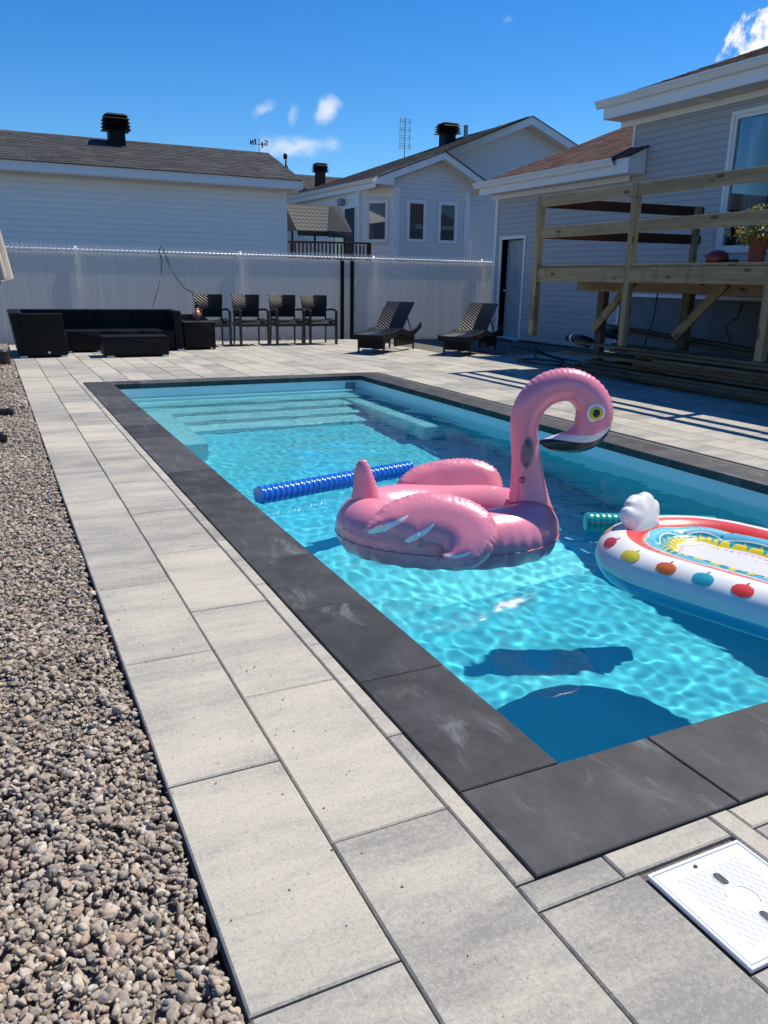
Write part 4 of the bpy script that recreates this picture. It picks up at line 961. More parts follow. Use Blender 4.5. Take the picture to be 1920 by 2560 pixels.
# ------------------------------------------------------------------ wicker and furniture
def mk_wicker(name, chevron=True, scale=1.0):
    m, t = material(name); tc = t.n('ShaderNodeTexCoord').outputs['Object']
    a = t.n('ShaderNodeAttribute', {'attribute_name': 'weave'}).outputs['Vector']
    s_ = t.n('ShaderNodeSeparateXYZ', None, {0: a})
    if chevron:
        v = t.math('ADD', s_.outputs[1], t.math('MULTIPLY', t.math('ABSOLUTE', s_.outputs[0]), .75))
        band = t.math('SINE', t.math('MULTIPLY', v, 6.2832/.055))
        fine = t.math('SINE', t.math('MULTIPLY', t.math('ABSOLUTE', s_.outputs[0]), 6.2832/.028))
        h = t.math('ADD', t.math('MULTIPLY', band, .8), t.math('MULTIPLY', fine, .25))
    else:
        b1 = t.math('SINE', t.math('MULTIPLY', s_.outputs[0], 6.2832/.030)); b2 = t.math('SINE', t.math('MULTIPLY', s_.outputs[1], 6.2832/.022))
        h = t.math('MULTIPLY', b1, b2)
    b = t.n('ShaderNodeBsdfPrincipled', None, {'Base Color': (.006, .006, .007), 'Roughness': .34 if chevron else .5, 'Specular IOR Level': .28 if chevron else .2})
    t.set(b, 'Normal', t.bump(h, 1.0 if chevron else .35, .006)); return finish(t, b.outputs[0], m)
M['wicker'] = mk_wicker('black_chevron_wicker'); M['wicker_fine'] = mk_wicker('black_fine_wicker', False)
M['silver'] = simple('silver_foot', (.62, .63, .65), .35, .05, 5, metal=.3)
def weave(me, fn):
    at = me.attributes.new('weave', 'FLOAT_VECTOR', 'POINT'); at.data.foreach_set('vector', [q for v in me.vertices for q in fn(v.co)]); return me
def wbox(parent, name, x0, x1, y0, y1, z0, z1, b=.012, loc=(0,0,0)):
    bm = bmesh.new(); bmesh.ops.create_cube(bm, size=1.0)
    for v in bm.verts: v.co = Vector(((x0+x1)/2+v.co.x*(x1-x0), (y0+y1)/2+v.co.y*(y1-y0), (z0+z1)/2+v.co.z*(z1-z0)))
    bmesh.ops.bevel(bm, geom=list(bm.edges), offset=b, segments=2, affect='EDGES', profile=.6)
    me = bpy.data.meshes.new(name); bm.to_mesh(me); bm.free(); me.materials.append(M['wicker_fine'])
    weave(me, lambda c: (c.x+c.y, c.z+c.y*.3, 0)); me.polygons.foreach_set('use_smooth', [True]*len(me.polygons)); me.set_sharp_from_angle(angle=R(40))
    return O(name, me, parent, loc)
def tapered(parent, name, bot, top, z0, z1):
    """box whose bottom rectangle and top rectangle differ"""
    (a0, a1, b0, b1), (c0, c1, d0, d1) = bot, top
    V = [(a0,b0,z0),(a1,b0,z0),(a1,b1,z0),(a0,b1,z0),(c0,d0,z1),(c1,d0,z1),(c1,d1,z1),(c0,d1,z1)]
    me = MB().add(V, [(3,2,1,0),(4,5,6,7),(0,1,5,4),(1,2,6,5),(2,3,7,6),(3,0,4,7)]).data(name, M['wicker_fine']); weave(me, lambda c: (c.x+c.y, c.z+c.y*.3, 0))
    o = O(name, me, parent); md = o.modifiers.new('edge', 'BEVEL'); md.width = .012; md.segments = 2; return o
def foot(parent, x0, x1, y): MB().cbox(x0, x1, y-.04, y+.04, -.0, .028, .003).obj('foot', M['silver'], parent)
# sectional sofa: L shape; left wing comes forward
so_ = Vector((1.6, 14.0, 0)); sofa = E('sectional_sofa', so_, label='black wicker sectional sofa without cushions, set along the white fence', cat='sofa')
q = lambda x, y: (x-so_.x, y-so_.y)
def sx(x): return x-so_.x
def sy(y): return y-so_.y
tapered(sofa, 'left_arm', (sx(.44), sx(1.03), sy(13.13), sy(13.26)), (sx(.40), sx(1.00), sy(13.13), sy(13.26)), .025, .645)
tapered(sofa, 'backrest', (sx(.36), sx(.52), sy(13.15), sy(14.6)), (sx(.28), sx(.46), sy(13.15), sy(14.6)), .03, .655)
wbox(sofa, 'seat', sx(.54), sx(1.06), sy(13.27), sy(13.85), .03, .33)
for a, b_ in ((1.07, 1.625), (1.63, 2.22), (2.225, 2.80)): wbox(sofa, 'seat', sx(a), sx(b_), sy(13.87), sy(14.46), .03, .335)
for a, b_ in ((.47, 1.02), (1.025, 1.62), (1.625, 2.23), (2.235, 2.93)): tapered(sofa, 'backrest', (sx(a), sx(b_), sy(14.46), sy(14.60)), (sx(a), sx(b_), sy(14.50), sy(14.64)), .03, .655)
tapered(sofa, 'right_arm', (sx(2.805), sx(2.935), sy(13.84), sy(14.6)), (sx(2.80), sx(2.92), sy(13.86), sy(14.62)), .028, .655)
for x0, x1, y in ((.37, .47, 13.17), (.94, 1.03, 13.17), (1.07, 1.16, 13.90), (1.54, 1.625, 13.90), (2.84, 2.94, 13.88)): foot(sofa, sx(x0), sx(x1), sy(y))
MB().lathe([(.001, 0), (.018, 0), (.018, .004), (.001, .005)], 14).obj('badge', M['silver'], sofa, False, (sx(.775), sy(13.128), .075), (R(90), 0, 0))
co_ = Vector((2.02, 13.1, 0)); ct = E('coffee_table', co_, label='low black wicker coffee table in front of the sectional sofa', cat='table')
wbox(ct, 'body', -.49, .48, -.23, .25, .028, .285); wbox(ct, 'table_top', -.495, .485, -.235, .255, .286, .312, .006)
for x0, x1 in ((-.45, -.34), (.38, .475)): foot(ct, x0, x1, -.19); foot(ct, x0, x1, .2)
bo_ = Vector((3.25, 14.2, 0)); bx_ = E('storage_box', bo_, label='black wicker storage side table with a raised rim beside the sofa', cat='side table')
wbox(bx_, 'body', -.27, .262, -.27, .25, .03, .455)
rim = MB().prism([(-.275, .46), (.27, .46), (.27, .475), (.17, .56), (.15, .575), (-.275, .575)], 1, .22, .25); rim.obj('rim', M['black_plastic'], bx_)
MB().cbox(-.278, .27, -.275, .255, .456, .472, .005).obj('lid', M['black_plastic'], bx_)
for x_ in (-.25, .235): MB().cbox(x_-.02, x_+.02, -.26, -.22, 0, .032, .002).obj('foot', M['black_plastic'], bx_)
spk = E('speaker', (3.27, 14.2, .472), label='small rose gold portable speaker standing on the black storage box', cat='speaker')
M['rose'] = simple('rose_gold_mesh', (.50, .24, .17), .4, .1, 30, .3, 300, metal=.3)
bm = bmesh.new(); bmesh.ops.create_cube(bm, size=1.0)
for v in bm.verts: v.co = Vector((v.co.x*.15, v.co.y*.10, .105+v.co.z*.21))
bmesh.ops.bevel(bm, geom=list(bm.edges), offset=.04, segments=4, affect='EDGES'); me = bpy.data.meshes.new('body'); bm.to_mesh(me); bm.free(); me.materials.append(M['rose']); me.polygons.foreach_set('use_smooth', [True]*len(me.polygons)); O('body', me, spk)
MB().tube([(.04, -.02, .17), (.078, -.01, .18), (.085, -.01, .10), (.078, -.01, .03)], .012, 8).obj('strap', M['black_plastic'], spk, True)
# chairs
def panel_mesh(name, W0, W1, z0, z1, y0, y1, th, nx=10, nz=8, mat='wicker'):
    V = []; 
    for side in (0, 1):
        for j in range(nz+1):
            f = j/nz; wd = W0+(W1-W0)*f**1.3; z = z0+(z1-z0)*f; yb = y0+(y1-y0)*f+(-.03*math.sin(math.pi*f))
            for i in range(nx+1):
                x = (i/nx-.5)*wd; V.append((x, yb+.035*(2*x/wd)**2*-1+(.0 if side == 0 else th), z))
    n1 = (nx+1)*(nz+1); F = []
    for s_ in (0, 1):
        for j in range(nz):
            for i in range(nx):
                a = s_*n1+j*(nx+1)+i; f = (a, a+1, a+nx+2, a+nx+1); F.append(f if s_ == 0 else f[::-1])
    for j in range(nz): 
        for i in (0, nx): a = j*(nx+1)+i; F.append((a, a+nx+1, a+nx+1+n1, a+n1))
    for i in range(nx):
        for j in (0, nz): a = j*(nx+1)+i; F.append((a, a+1, a+1+n1, a+n1))
    me = MB().add(V, F).data(name, M[mat], 50); weave(me, lambda c: (c.x, -c.z, 0)); return me
def make_chair():
    e = E('patio_armchair', (0,0,0), cat='chair', group='wicker armchairs along the fence')
    O('backrest', panel_mesh('backrest', .46, .55, .50, .905, .49, .55, .022), e)
    st = panel_mesh('seat', .50, .50, 0, .47, 0, 0, .025); o = O('seat', st, e, (0, -.0, .415), (R(-90), 0, 0)); o.location = (0, 0.0, .425); 
    fr_ = MB(); fr_.cbox(-.27, .27, -.015, .02, .345, .41, .004); fr_.cbox(-.27, .27, .46, .49, .345, .41, .004); fr_.cbox(-.275, -.245, .0, .47, .345, .41, .004); fr_.cbox(.245, .275, .0, .47, .345, .41, .004)
    fr_.obj('seat_frame', M['black_plastic'], e)
    for s_ in (-1, 1):
        MB().cbox(s_*.265-.021, s_*.265+.021, -.02, .022, 0, .62, .003).obj('leg', M['black_plastic'], e)
        MB().tube([(s_*.245, .50, 0), (s_*.235, .47, .42), (s_*.235, .50, .7), (s_*.245, .535, .86)], [.017, .018, .017, .014], 8).obj('leg', M['black_plastic'], e, True)
        MB().tube([(s_*.265, -.02, .618), (s_*.268, .06, .638), (s_*.268, .2, .648), (s_*.26, .36, .642), (s_*.24, .50, .62)], [.018, .021, .021, .020, .016], 8, up=(1,0,0)).obj('armrest', M['black_plastic'], e, True)
    return e
ch0 = make_chair()
lb = ['black wicker armchair beside the storage box, touched by the hanging cable', 'black wicker armchair by the fence, second from the storage box', 'black wicker armchair by the fence, third from the storage box', 'black wicker armchair at the end of the row, nearest the steel posts']
for i, x_ in enumerate((3.665, 4.385, 5.082, 5.737)):
    c = ch0 if i == 0 else copy_tree(ch0); c.location = (x_, 14.50, 0); c.rotation_euler = (0, 0, R((0, 1.5, -1, 0)[i])); c['label'] = lb[i]
# loungers
def lprof(s): # seat surface height
    P = [(-.17, .315), (.0, .325), (.25, .325), (.42, .35), (.58, .392), (.70, .39), (.88, .345), (1.05, .325), (1.25, .345), (1.42, .40), (1.56, .475)]
    xs_, zs_ = zip(*P); return float(np.interp(s, xs_, zs_))
def smoothp(s): return sum(lprof(s+d) for d in (-.06, -.03, 0, .03, .06))/5
def make_lounger():
    e = E('wicker_lounger', (0,0,0), cat='lounger', group='wicker sun loungers')
    W = .285; SS = np.linspace(-.17, .86, 26)
    V = []; F = []
    for th in (0, -.03):
        for s_ in SS:
            for y_ in np.linspace(-W+.03, W-.03, 9): V.append((s_, y_, smoothp(s_)+.004+th))
    n = len(SS)
    for k in (0, 1):
        for i in range(n-1):
            for j in range(8): a = k*n*9+i*9+j; F.append((a, a+9, a+10, a+1) if k else (a, a+1, a+10, a+9))
    for j in range(8): F += [(j, j+1, n*9+j+1, n*9+j), ((n-1)*9+j, (n-1)*9+j+1, n*9+(n-1)*9+j+1, n*9+(n-1)*9+j)]
    me = MB().add(V, F).data('seat', M['wicker'], 50); weave(me, lambda c: (c.y, c.x, 0)); O('seat', me, e)
    for s_ in (-1, 1):
        pts = []; SSf = np.linspace(-.17, 1.56, 40)
        mb = MB(); V = []
        for q_ in SSf:
            z = smoothp(q_); h = .075
            V += [(q_, s_*(W-.03), z-h), (q_, s_*(W-.03), z+.012), (q_, s_*W, z+.012), (q_, s_*W, z-h)]
        F = [(0,1,2,3), tuple(4*39+k for k in (3,2,1,0))]+[(4*i+k, 4*i+(k+1)%4, 4*(i+1)+(k+1)%4, 4*(i+1)+k) for i in range(39) for k in range(4)]
        me = mb.add(V, F).data('side_rail', M['wicker_fine'], 40); weave(me, lambda c: (c.x, c.z+c.y, 0)); O('side_rail', me, e)
    me = MB().cbox(-.185, -.15, -W, W, .235, .32, .006).data('front_rail', M['wicker_fine']); weave(me, lambda c: (c.y, c.z, 0)); O('front_rail', me, e)
    me = MB().cbox(-.02, .012, -.235, .235, .085, .25, .004).data('front_panel', M['wicker_fine']); weave(me, lambda c: (c.y, c.z, 0)); O('front_panel', me, e)
    for s_ in (-1, 1):
        me = MB().cbox(.45, 1.30, s_*.235-.014, s_*.235+.014, .10, .27, .004).data('side_panel', M['wicker_fine']); weave(me, lambda c: (c.x, c.z, 0)); O('side_panel', me, e)
    MB().cbox(1.26, 1.29, -.235, .235, .18, .27, .004).obj('cross_bar', M['black_plastic'], e)
    for a, b_ in ((0, -1), (0, 1), (1.297, -1), (1.297, 1)):
        MB().tube([(a, b_*.2375, 0), (a+(.02 if a < .5 else -.02), b_*.2375, .30)], [.017, .028], 8, squash=1.1).obj('leg', M['black_plastic'], e, 40)
    # backrest
    p0, p1 = Vector((.70, 0, .385)), Vector((1.22, 0, .84)); d = (p1-p0); nrm = Vector((-d.z, 0, d.x)).normalized(); V = []; F = []; n = 14
    for th in (0, -.03):
        for i in range(n):
            f = i/(n-1); c = p0+d*f+nrm*(.02*math.sin(math.pi*f)+th)
            for y_ in np.linspace(-W+.02, W-.02, 9): V.append((c.x, y_, c.z))
    for k in (0, 1):
        for i in range(n-1):
            for j in range(8): a = k*n*9+i*9+j; F.append((a, a+9, a+10, a+1) if k else (a, a+1, a+10, a+9))
    for j in range(8): F += [(j, j+1, n*9+j+1, n*9+j), ((n-1)*9+j, (n-1)*9+j+1, n*9+(n-1)*9+j+1, n*9+(n-1)*9+j)]
    for i in range(n-1): F += [(i*9, (i+1)*9, n*9+(i+1)*9, n*9+i*9), (i*9+8, (i+1)*9+8, n*9+(i+1)*9+8, n*9+i*9+8)]
    me = MB().add(V, F).data('backrest', M['wicker'], 50); weave(me, lambda c: (c.y, -(c.x*.68+c.z*.73), 0)); O('backrest', me, e)
    for s_ in (-1, 1): MB().tube([(.99, s_*.2, .66), (1.25, s_*.2, .36)], .012, 6).obj('prop', M['black_plastic'], e)
    return e
lg = make_lounger(); lg.location = (5.815, 12.50, 0); lg.rotation_euler = (0, 0, R(39.5)); lg['label'] = 'black wicker sun lounger standing in full sun before the slatted fence'
lg2 = copy_tree(lg); lg2.location = (7.12, 11.845, 0); lg2.rotation_euler = (0, 0, R(37.5)); lg2['label'] = 'black wicker sun lounger partly shaded, beside the grey garage door'
# umbrella, closed, hanging from a side pole just outside the frame
um = E('closed_parasol', (-.02, 11.5, 0), label='closed beige parasol hanging beside the gravel bed', cat='parasol')
M['beige'] = simple('beige_canvas', (.47, .40, .33), .85, .08, 5, .2, 60)
V = []; NS = 48; ZS = np.linspace(2.55, 1.13, 22)
for z in ZS:
    f = (2.55-z)/1.42; r0_ = .05+.335*f**.85
    for k in range(NS):
        a = 2*math.pi*k/NS; r_ = r0_*(.80+.22*math.cos(8*a+.4)+.05*math.cos(5*a+z*3)); V.append((r_*math.cos(a), r_*math.sin(a), z+.02*math.cos(8*a)*f))
F = [(j*NS+k, j*NS+(k+1)%NS, (j+1)*NS+(k+1)%NS, (j+1)*NS+k) for j in range(21) for k in range(NS)]
MB().add(V, F).obj('canopy', M['beige'], um, True)
for k in range(8):
    a = 2*math.pi*k/8; MB().tube([(.03*math.cos(a), .03*math.sin(a), 2.5), (.20*math.cos(a), .20*math.sin(a), 1.07)], .011, 6).obj('rib', M['wood_old'], um)
MB().tube([(0,0,2.7), (0,0,.95)], .022, 10).obj('hanger', M['black_metal'], um)
MB().tube([(0,0,2.66), (-.25,0,2.74), (-.75,0,2.6), (-1.0,0,2.2), (-1.02,0,.05)], .03, 10).obj('arm', M['black_metal'], um, True)
MB().cbox(-1.4, -.6, -.4, .4, -.02, .06, .01).obj('base_plate', M['black_metal'], um)
pt_ = E('planter_pot', (.165-.06, 12.42, -.03), label='low round black tub on the gravel beside the sofa', cat='tub')
MB().lathe([(.10, 0), (.112, .01), (.118, .18), (.118, .20), (.105, .212), (.09, .20), (.09, .17), (.001, .165)], 28).obj('tub', M['black_plastic'], pt_, 40)
MB().lathe([(.119, .17), (.127, .175), (.127, .20), (.119, .205)], 28).obj('rim', M['black_plastic'], pt_, 40)
for i, (x_, y_, lbl) in enumerate(((.115, 7.78, 'black pipe end lying on the gravel, nearer to the sofa'), (.03, 6.52, 'thick black pipe end lying on the gravel, farther from the sofa'))):
    pe = E('black_pipe', (x_, y_, .005), label=lbl, cat='pipe', group='black pipes on the gravel'); r_ = (.028, .036)[i]
    MB().tube([(0,0,.02), (-.5,.05,.02), (-1.2,.2,.02)], r_, 14).obj('pipe', M['black_plastic'], pe, 50)
    MB().lathe([(r_*1.0, 0), (r_*1.12, .004), (r_*1.12, .05), (r_, .055)], 14).obj('collar', M['black_plastic'], pe, 50, (-.056, .006, .02), (0, R(90), 0))
# cable hanging over the fence
cb = MB().tube([(2.52, 14.66, .62), (2.72, 15.2, .72), (2.95, 15.9, .98), (3.13, 16.45, 1.25), (3.16, 16.5, 1.50), (3.12, 16.52, 1.70), (3.17, 16.53, 1.77), (3.21, 16.52, 1.70), (3.30, 16.5, 1.42), (3.38, 16.35, 1.2), (3.42, 15.8, 1.0), (3.44, 15.05, .905), (3.46, 14.95, .70), (3.47, 14.9, .35), (3.48, 14.9, .02)], .009, 6)
T(cb.obj('cable', M['black_plastic'], None, True), 'thin black cable hanging down over the white fence behind the sofa', 'cable')

# ------------------------------------------------------------------ under and on the deck
pot = E('potted_plant', (8.12, 6.86, DT+.015), label='leafy green potted plant with yellowing tips standing on the deck', cat='plant')
M['terracotta'] = simple('dark_terracotta', (.16, .05, .03), .7, .15, 8)
MB().lathe([(.10, 0), (.11, .01), (.135, .36), (.145, .37), (.145, .42), (.13, .42), (.125, .34), (.001, .33)], 24).obj('pot', M['terracotta'], pot, 40)
def mk_leaf():
    m, t = material('mottled_leaf'); r = rnd(t); c = t.ramp(r, [(0, (.05,.10,.018)), (.4, (.12,.19,.03)), (.7, (.22,.27,.05)), (.9, (.33,.28,.07)), (1, (.28,.14,.05))])
    b = t.n('ShaderNodeBsdfPrincipled', None, {'Base Color': c, 'Roughness': .5}); tr = t.n('ShaderNodeBsdfTranslucent', None, {'Color': c}); mx = t.n('ShaderNodeMixShader', None, {0: .35, 1: b.outputs[0], 2: tr.outputs[0]}); return finish(t, mx.outputs[0], m)
M['leaf'] = mk_leaf()
g = np.random.default_rng(21); mb = MB(); stm = MB()
for i in range(620):
    d = g.normal(size=3); d /= np.linalg.norm(d); r_ = g.uniform(.12, .36)*(1 if d[2] > -.4 else .8); c = Vector((d[0]*r_*1.25, d[1]*r_*1.25, .52+d[2]*r_*.9))
    L = g.uniform(.05, .085); dr_ = (Vector(d)+Vector(g.normal(0, .5, 3))-Vector((0,0,.25))).normalized(); sd2 = dr_.cross(Vector(g.normal(size=3))).normalized(); up2 = sd2.cross(dr_)
    mb.add([c, c+dr_*L*.35+sd2*L*.3+up2*.006, c+dr_*L*.75+sd2*L*.22, c+dr_*L-up2*.008, c+dr_*L*.75-sd2*L*.22, c+dr_*L*.35-sd2*L*.3+up2*.006], [(0,1,2,3),(0,3,4,5)])
for i in range(16):
    d = g.normal(size=2)*.14; stm.tube([(0,0,.33), (d[0]*.5,d[1]*.5,.5), (d[0],d[1],.72)], .006, 5)
T(mb.obj('foliage', M['leaf'], pot), kind='stuff'); stm.obj('stem', M['wood_old'], pot)
can = E('watering_can', (8.3, 7.6, DT+.015), label='rounded dark red watering can standing on the deck boards', cat='watering can')
M['dark_red'] = simple('dark_red_enamel', (.11, .014, .012), .3, .15, 6)
MB().lathe([(.001, 0), (.13, 0), (.185, .05), (.20, .13), (.18, .21), (.10, .262), (.05, .275), (.001, .275)], 28).obj('body', M['dark_red'], can, True)
MB().tube([(.0, .17, .14), (.0, .25, .17), (.0, .28, .18)], [.035, .022, .020], 10).obj('handle', M['dark_red'], can, True)
MB().tube([(.0, -.18, .12), (.0, -.30, .085), (.0, -.36, .08)], [.03, .022, .02], 10).obj('spout', M['black_plastic'], can, True)
MB().lathe([(.001,-.05), (.05,-.045), (.06,0), (.05,.045), (.001,.05)], 16, (0, -.40, .07)).obj('rose_head', M['black_plastic'], can, True)
can.scale = (.7,.7,.7); pot.scale = (.78,.78,.78)
# lumber pile: every board its own thing
lab = ['weathered timber board in the long stack beside the deck']
def lumber(x, y0, y1, z, wd=.14, ht=.038, dz=0, dx=0, mat='wood_old', label=None):
    o = timber('lumber_board', (x, y0, z), (x+dx, y1, z+dz), wd, ht, M[mat]); T(o, label or lab[0], 'board', 'boards stacked beside the deck'); return o
g = np.random.default_rng(9)
ORD = ['lowest', 'second', 'third', 'fourth', 'fifth', 'sixth', 'seventh', 'eighth', 'topmost']
for lay in range(9):
    z = .035+lay*.0475
    for col in range(3):
        if lay == 8 and col == 2: continue
        th_ = g.uniform(.034, .044); y1 = 8.45+g.uniform(-1.3, .9)-(.0 if lay < 6 else .2); y0 = 3.2+g.uniform(-.4, 1.6)
        lumber(7.30+col*.165+lay*.010+g.uniform(-.05, .035), y0, y1, z+g.uniform(-.003, .003), g.choice((.09, .135, .135)), th_, g.uniform(-.012, .012), g.uniform(-.09, .09), 'wood_old',
               'weathered board, %s layer of the stack by the deck, %s' % (ORD[lay], ('pool side', 'middle row', 'house side')[col]))
for i, (x_, y_) in enumerate(((7.45, 8.95), (7.48, 5.2), (7.5, 3.9))):
    timber_o = timber('wood_block', (x_-.28, y_, -.035), (x_+.32, y_, -.035), .09, .075, M['wood_old']); T(timber_o, 'short wooden bearer block under the board stack, '+('toward the garage', 'in the middle', 'away from the garage')[i], 'block', 'bearers under the board stack')
for i, (dx_, z_) in enumerate(((0, .50), (.13, .53), (.24, .48))):
    lumber(7.95+dx_, 6.4, 9.85, z_-.06, .13, .045, .12, .55, 'wood_old', 'long board laid slantwise over the stack toward the garage wall, '+('lowest of three', 'middle of three', 'nearest the house')[i])
wr = E('wrapped_bundle', (8.45, 9.75, .50), (0, 0, R(-9)), label='bundle end wrapped in black plastic lying over the board stack', cat='bundle', group='plastic wrapped bundles')
M['sheet'] = simple('black_poly_sheet', (.012, .012, .014), .3, .2, 8, .6, 25)
MB().tube([(0,-.55,-.02), (0,-.2,.0), (0,.02,.015), (.0,.12,.0), (0,.16,-.03)], [.10, .105, .11, .09, .03], 14, squash=.75).obj('wrap', M['sheet'], wr, True); MB().tube([(0,-.13,.003), (0,-.08,.008)], [.112, .112], 14, squash=.76).obj('tape', M['trim'], wr, True)
wr2 = copy_tree(wr); wr2.location = (8.05, 9.95, .40); wr2.rotation_euler = (0, R(8), R(-16)); wr2['label'] = 'lower plastic wrapped bundle end beside the board stack'
# cables lying on the gravel, hose loops
hz = []
for k in range(60):
    a = k/59*2*math.pi*2.6; rr = .33+.16*math.sin(a*.73); hz.append((7.75+rr*1.1*math.cos(a), 10.2+rr*1.5*math.sin(a), .02+.012*k/59*3+(.18*max(0, math.sin(a*.5+.6))**6)))
T(MB().tube(hz, .014, 7).obj('garden_hose', M['black_plastic'], None, True), 'black garden hose coiled loosely on the shaded ground by the board stack', 'hose')
T(MB().tube([(8.3, 8.55, 1.10), (8.33, 8.6, .8), (8.36, 8.75, .4), (8.4, 8.85, .05)], .010, 6).obj('cable', M['black_plastic'], None, True), 'black cable dropping from the deck beam beside the second railing post', 'cable')
T(MB().tube([(10.38, 8.9, 1.0), (10.36, 8.95, .75), (10.35, 9.15, .6), (10.36, 9.05, .45), (10.37, 9.0, .2), (10.3, 9.1, .02)], .010, 6).obj('cable', M['black_plastic'], None, True), 'dark cable running down the concrete foundation under the deck', 'cable')
dm = E('door_mat', (9.95, 15.1, 0), label='dark rolled mat lying before the grey garage door', cat='mat')
MB().tube([(-.02,-.75,.0), (0,-.3,.015), (0,.3,.01), (.02,.6,.0)], [.05, .065, .065, .05], 10, squash=.8).obj('roll', M['sheet'], dm, True); MB().cbox(-.5, -.05, -.5, .4, -.045, -.02, .005).obj('mat', M['sheet'], dm)
# skimmer lid
sk = E('skimmer_lid', (1.262, .8775, .0), label='white square plastic skimmer lid with diamond grip pattern set in the pavers', cat='skimmer lid')
M['lid'] = simple('white_abs_plastic', (.74, .75, .79), .32, .02, 6)
hw, hh = .1335, .1335
M['dark_hole'] = simple('dark_slot', (.02, .025, .035), .6)
fr_ = MB()
for q_ in ((-hw, hw, -hh, -hh+.008), (-hw, hw, hh-.008, hh), (-hw, -hw+.008, -hh+.008, hh-.008), (hw-.008, hw, -hh+.008, hh-.008)): fr_.cbox(*q_, -.006, .0035, .0015)
fr_.obj('frame', M['lid'], sk)
MB().cbox(-hw+.0095, hw-.0095, -hh+.0095, hh-.0095, -.006, .0025, .001).obj('cover', M['lid'], sk)
gr = MB(); st = .0165
g0_ = .094
def clipseg(x0, y0, dx_, dy_, a, b_):
    t0, t1 = -9, 9
    for p_, d_, lim in ((x0, dx_, a), (y0, dy_, b_)):
        ta, tb = (-lim-p_)/d_, (lim-p_)/d_; t0 = max(t0, min(ta, tb)); t1 = min(t1, max(ta, tb))
    return t0, t1
for fam in (1, -1):
    ang_ = R(62*fam); dx_, dy_ = math.cos(ang_), math.sin(ang_)
    for k in range(-13, 14):
        x0_ = k*st; t0, t1 = clipseg(x0_, 0, dx_, dy_, g0_*.93, g0_)
        if t1-t0 < .01: continue
        a = Vector((x0_+dx_*t0, dy_*t0, .0026)); b_ = Vector((x0_+dx_*t1, dy_*t1, .0026)); s_ = Vector((-dy_, dx_, 0))*.0006
        # leave the round centre plain
        mid = []; n_ = 24
        for i in range(n_):
            p_ = a.lerp(b_, i/n_); q_ = a.lerp(b_, (i+1)/n_); c_ = (p_+q_)/2
            if c_.length > .037: gr.add([p_-s_, p_+s_, q_+s_, q_-s_, p_+Vector((0,0,.0007)), q_+Vector((0,0,.0007))], [(0,4,5,3),(4,1,2,5)])
gr.obj('grip_pattern', M['lid'], sk)
for x_, y_ in ((0, .058), (0, -.058)):
    V = [(x_+(.010*math.cos(t_)), y_+(.010*math.sin(t_)+(.008 if math.sin(t_) > 0 else -.008)), .0031) for t_ in np.linspace(0, 2*math.pi, 24, endpoint=False)]
    MB().add(V, [tuple(range(24))]).obj('finger_slot', M['dark_hole'], sk)
    V2 = [(x_+(.0125*math.cos(t_)), y_+(.0125*math.sin(t_)+(.008 if math.sin(t_) > 0 else -.008)), .0031) for t_ in np.linspace(0, 2*math.pi, 24, endpoint=False)]
    V2 += [(v[0]*1, v[1], .0040) for v in V]; MB().add(V2, [(k, (k+1)%24, 24+(k+1)%24, 24+k) for k in range(24)]).obj('slot_rim', M['lid'], sk)
arc = [(.034*math.cos(t_), .034*math.sin(t_), .0026) for t_ in np.linspace(R(-40), R(150), 22)]
MB().tube(arc, .0016, 6).obj('centre_ring', M['lid'], sk, True)
MB().lathe([(.001, .0048), (.0045, .0048), (.0045, .0031), (.001, .0053)], 12, (-.02, .108, 0)).obj('screw', M['dark_hole'], sk)
# ------------------------------------------------------------------ inflatables
from mathutils.geometry import delaunay_2d_cdt
def mk_vinyl(name, col, rough=.3, metal=0.0, sheen=None, wr=.35, sss=0.0):
    m, t = material(name); tc = t.n('ShaderNodeTexCoord').outputs['Object']
    w1_ = t.noise(t.vm('MULTIPLY', tc, (1, 1, .45)), 14, 4, .6, .5); w2_ = t.noise(tc, 55, 3, .6, .6)
    nz = t.noise(tc, 5, 3)
    c = t.ramp(nz, [(.35, tuple(x*.93 for x in col)), (.65, tuple(min(1, x*1.05) for x in col))])
    b = t.n('ShaderNodeBsdfPrincipled', None, {'Base Color': c, 'Roughness': rough, 'Metallic': metal, 'Specular IOR Level': .55, 'Coat Weight': .25, 'Coat Roughness': .12})
    if sss: t.set(b, 'Subsurface Weight', sss); t.set(b, 'Subsurface Radius', (.06, .03, .03)); t.set(b, 'Subsurface Scale', .4)
    w3_ = t.noise(t.vm('MULTIPLY', tc, (34, 34, 4)), 1.0, 3, .6)
    t.set(b, 'Normal', t.bump(t.math('ADD', t.math('ADD', w1_, t.math('MULTIPLY', w2_, .22)), t.math('MULTIPLY', w3_, .35)), wr, .012)); return finish(t, b.outputs[0], m)
M['pink'] = mk_vinyl('pearl_pink_vinyl', (.88, .285, .37), .30, .12, wr=.15)
M['pink_dark'] = mk_vinyl('pink_seam', (.62, .15, .20), .4)
M['vwhite'] = mk_vinyl('white_vinyl', (.80, .785, .77), .35, 0, wr=.06)
M['vblack'] = mk_vinyl('black_vinyl', (.012, .011, .012), .18, 0)
M['vyellow'] = mk_vinyl('yellow_vinyl', (.80, .55, .02), .35)
M['vgrey'] = mk_vinyl('grey_handle_vinyl', (.20, .15, .17), .35)
M['vblue'] = mk_vinyl('aqua_vinyl', (.03, .38, .62), .3, wr=.08)
M['vred'] = mk_vinyl('red_vinyl', (.72, .045, .04), .35, wr=.08)
M['vteal'] = mk_vinyl('teal_print', (.015, .33, .42), .35); M['vorange'] = mk_vinyl('orange_print', (.55, .12, .02), .35)
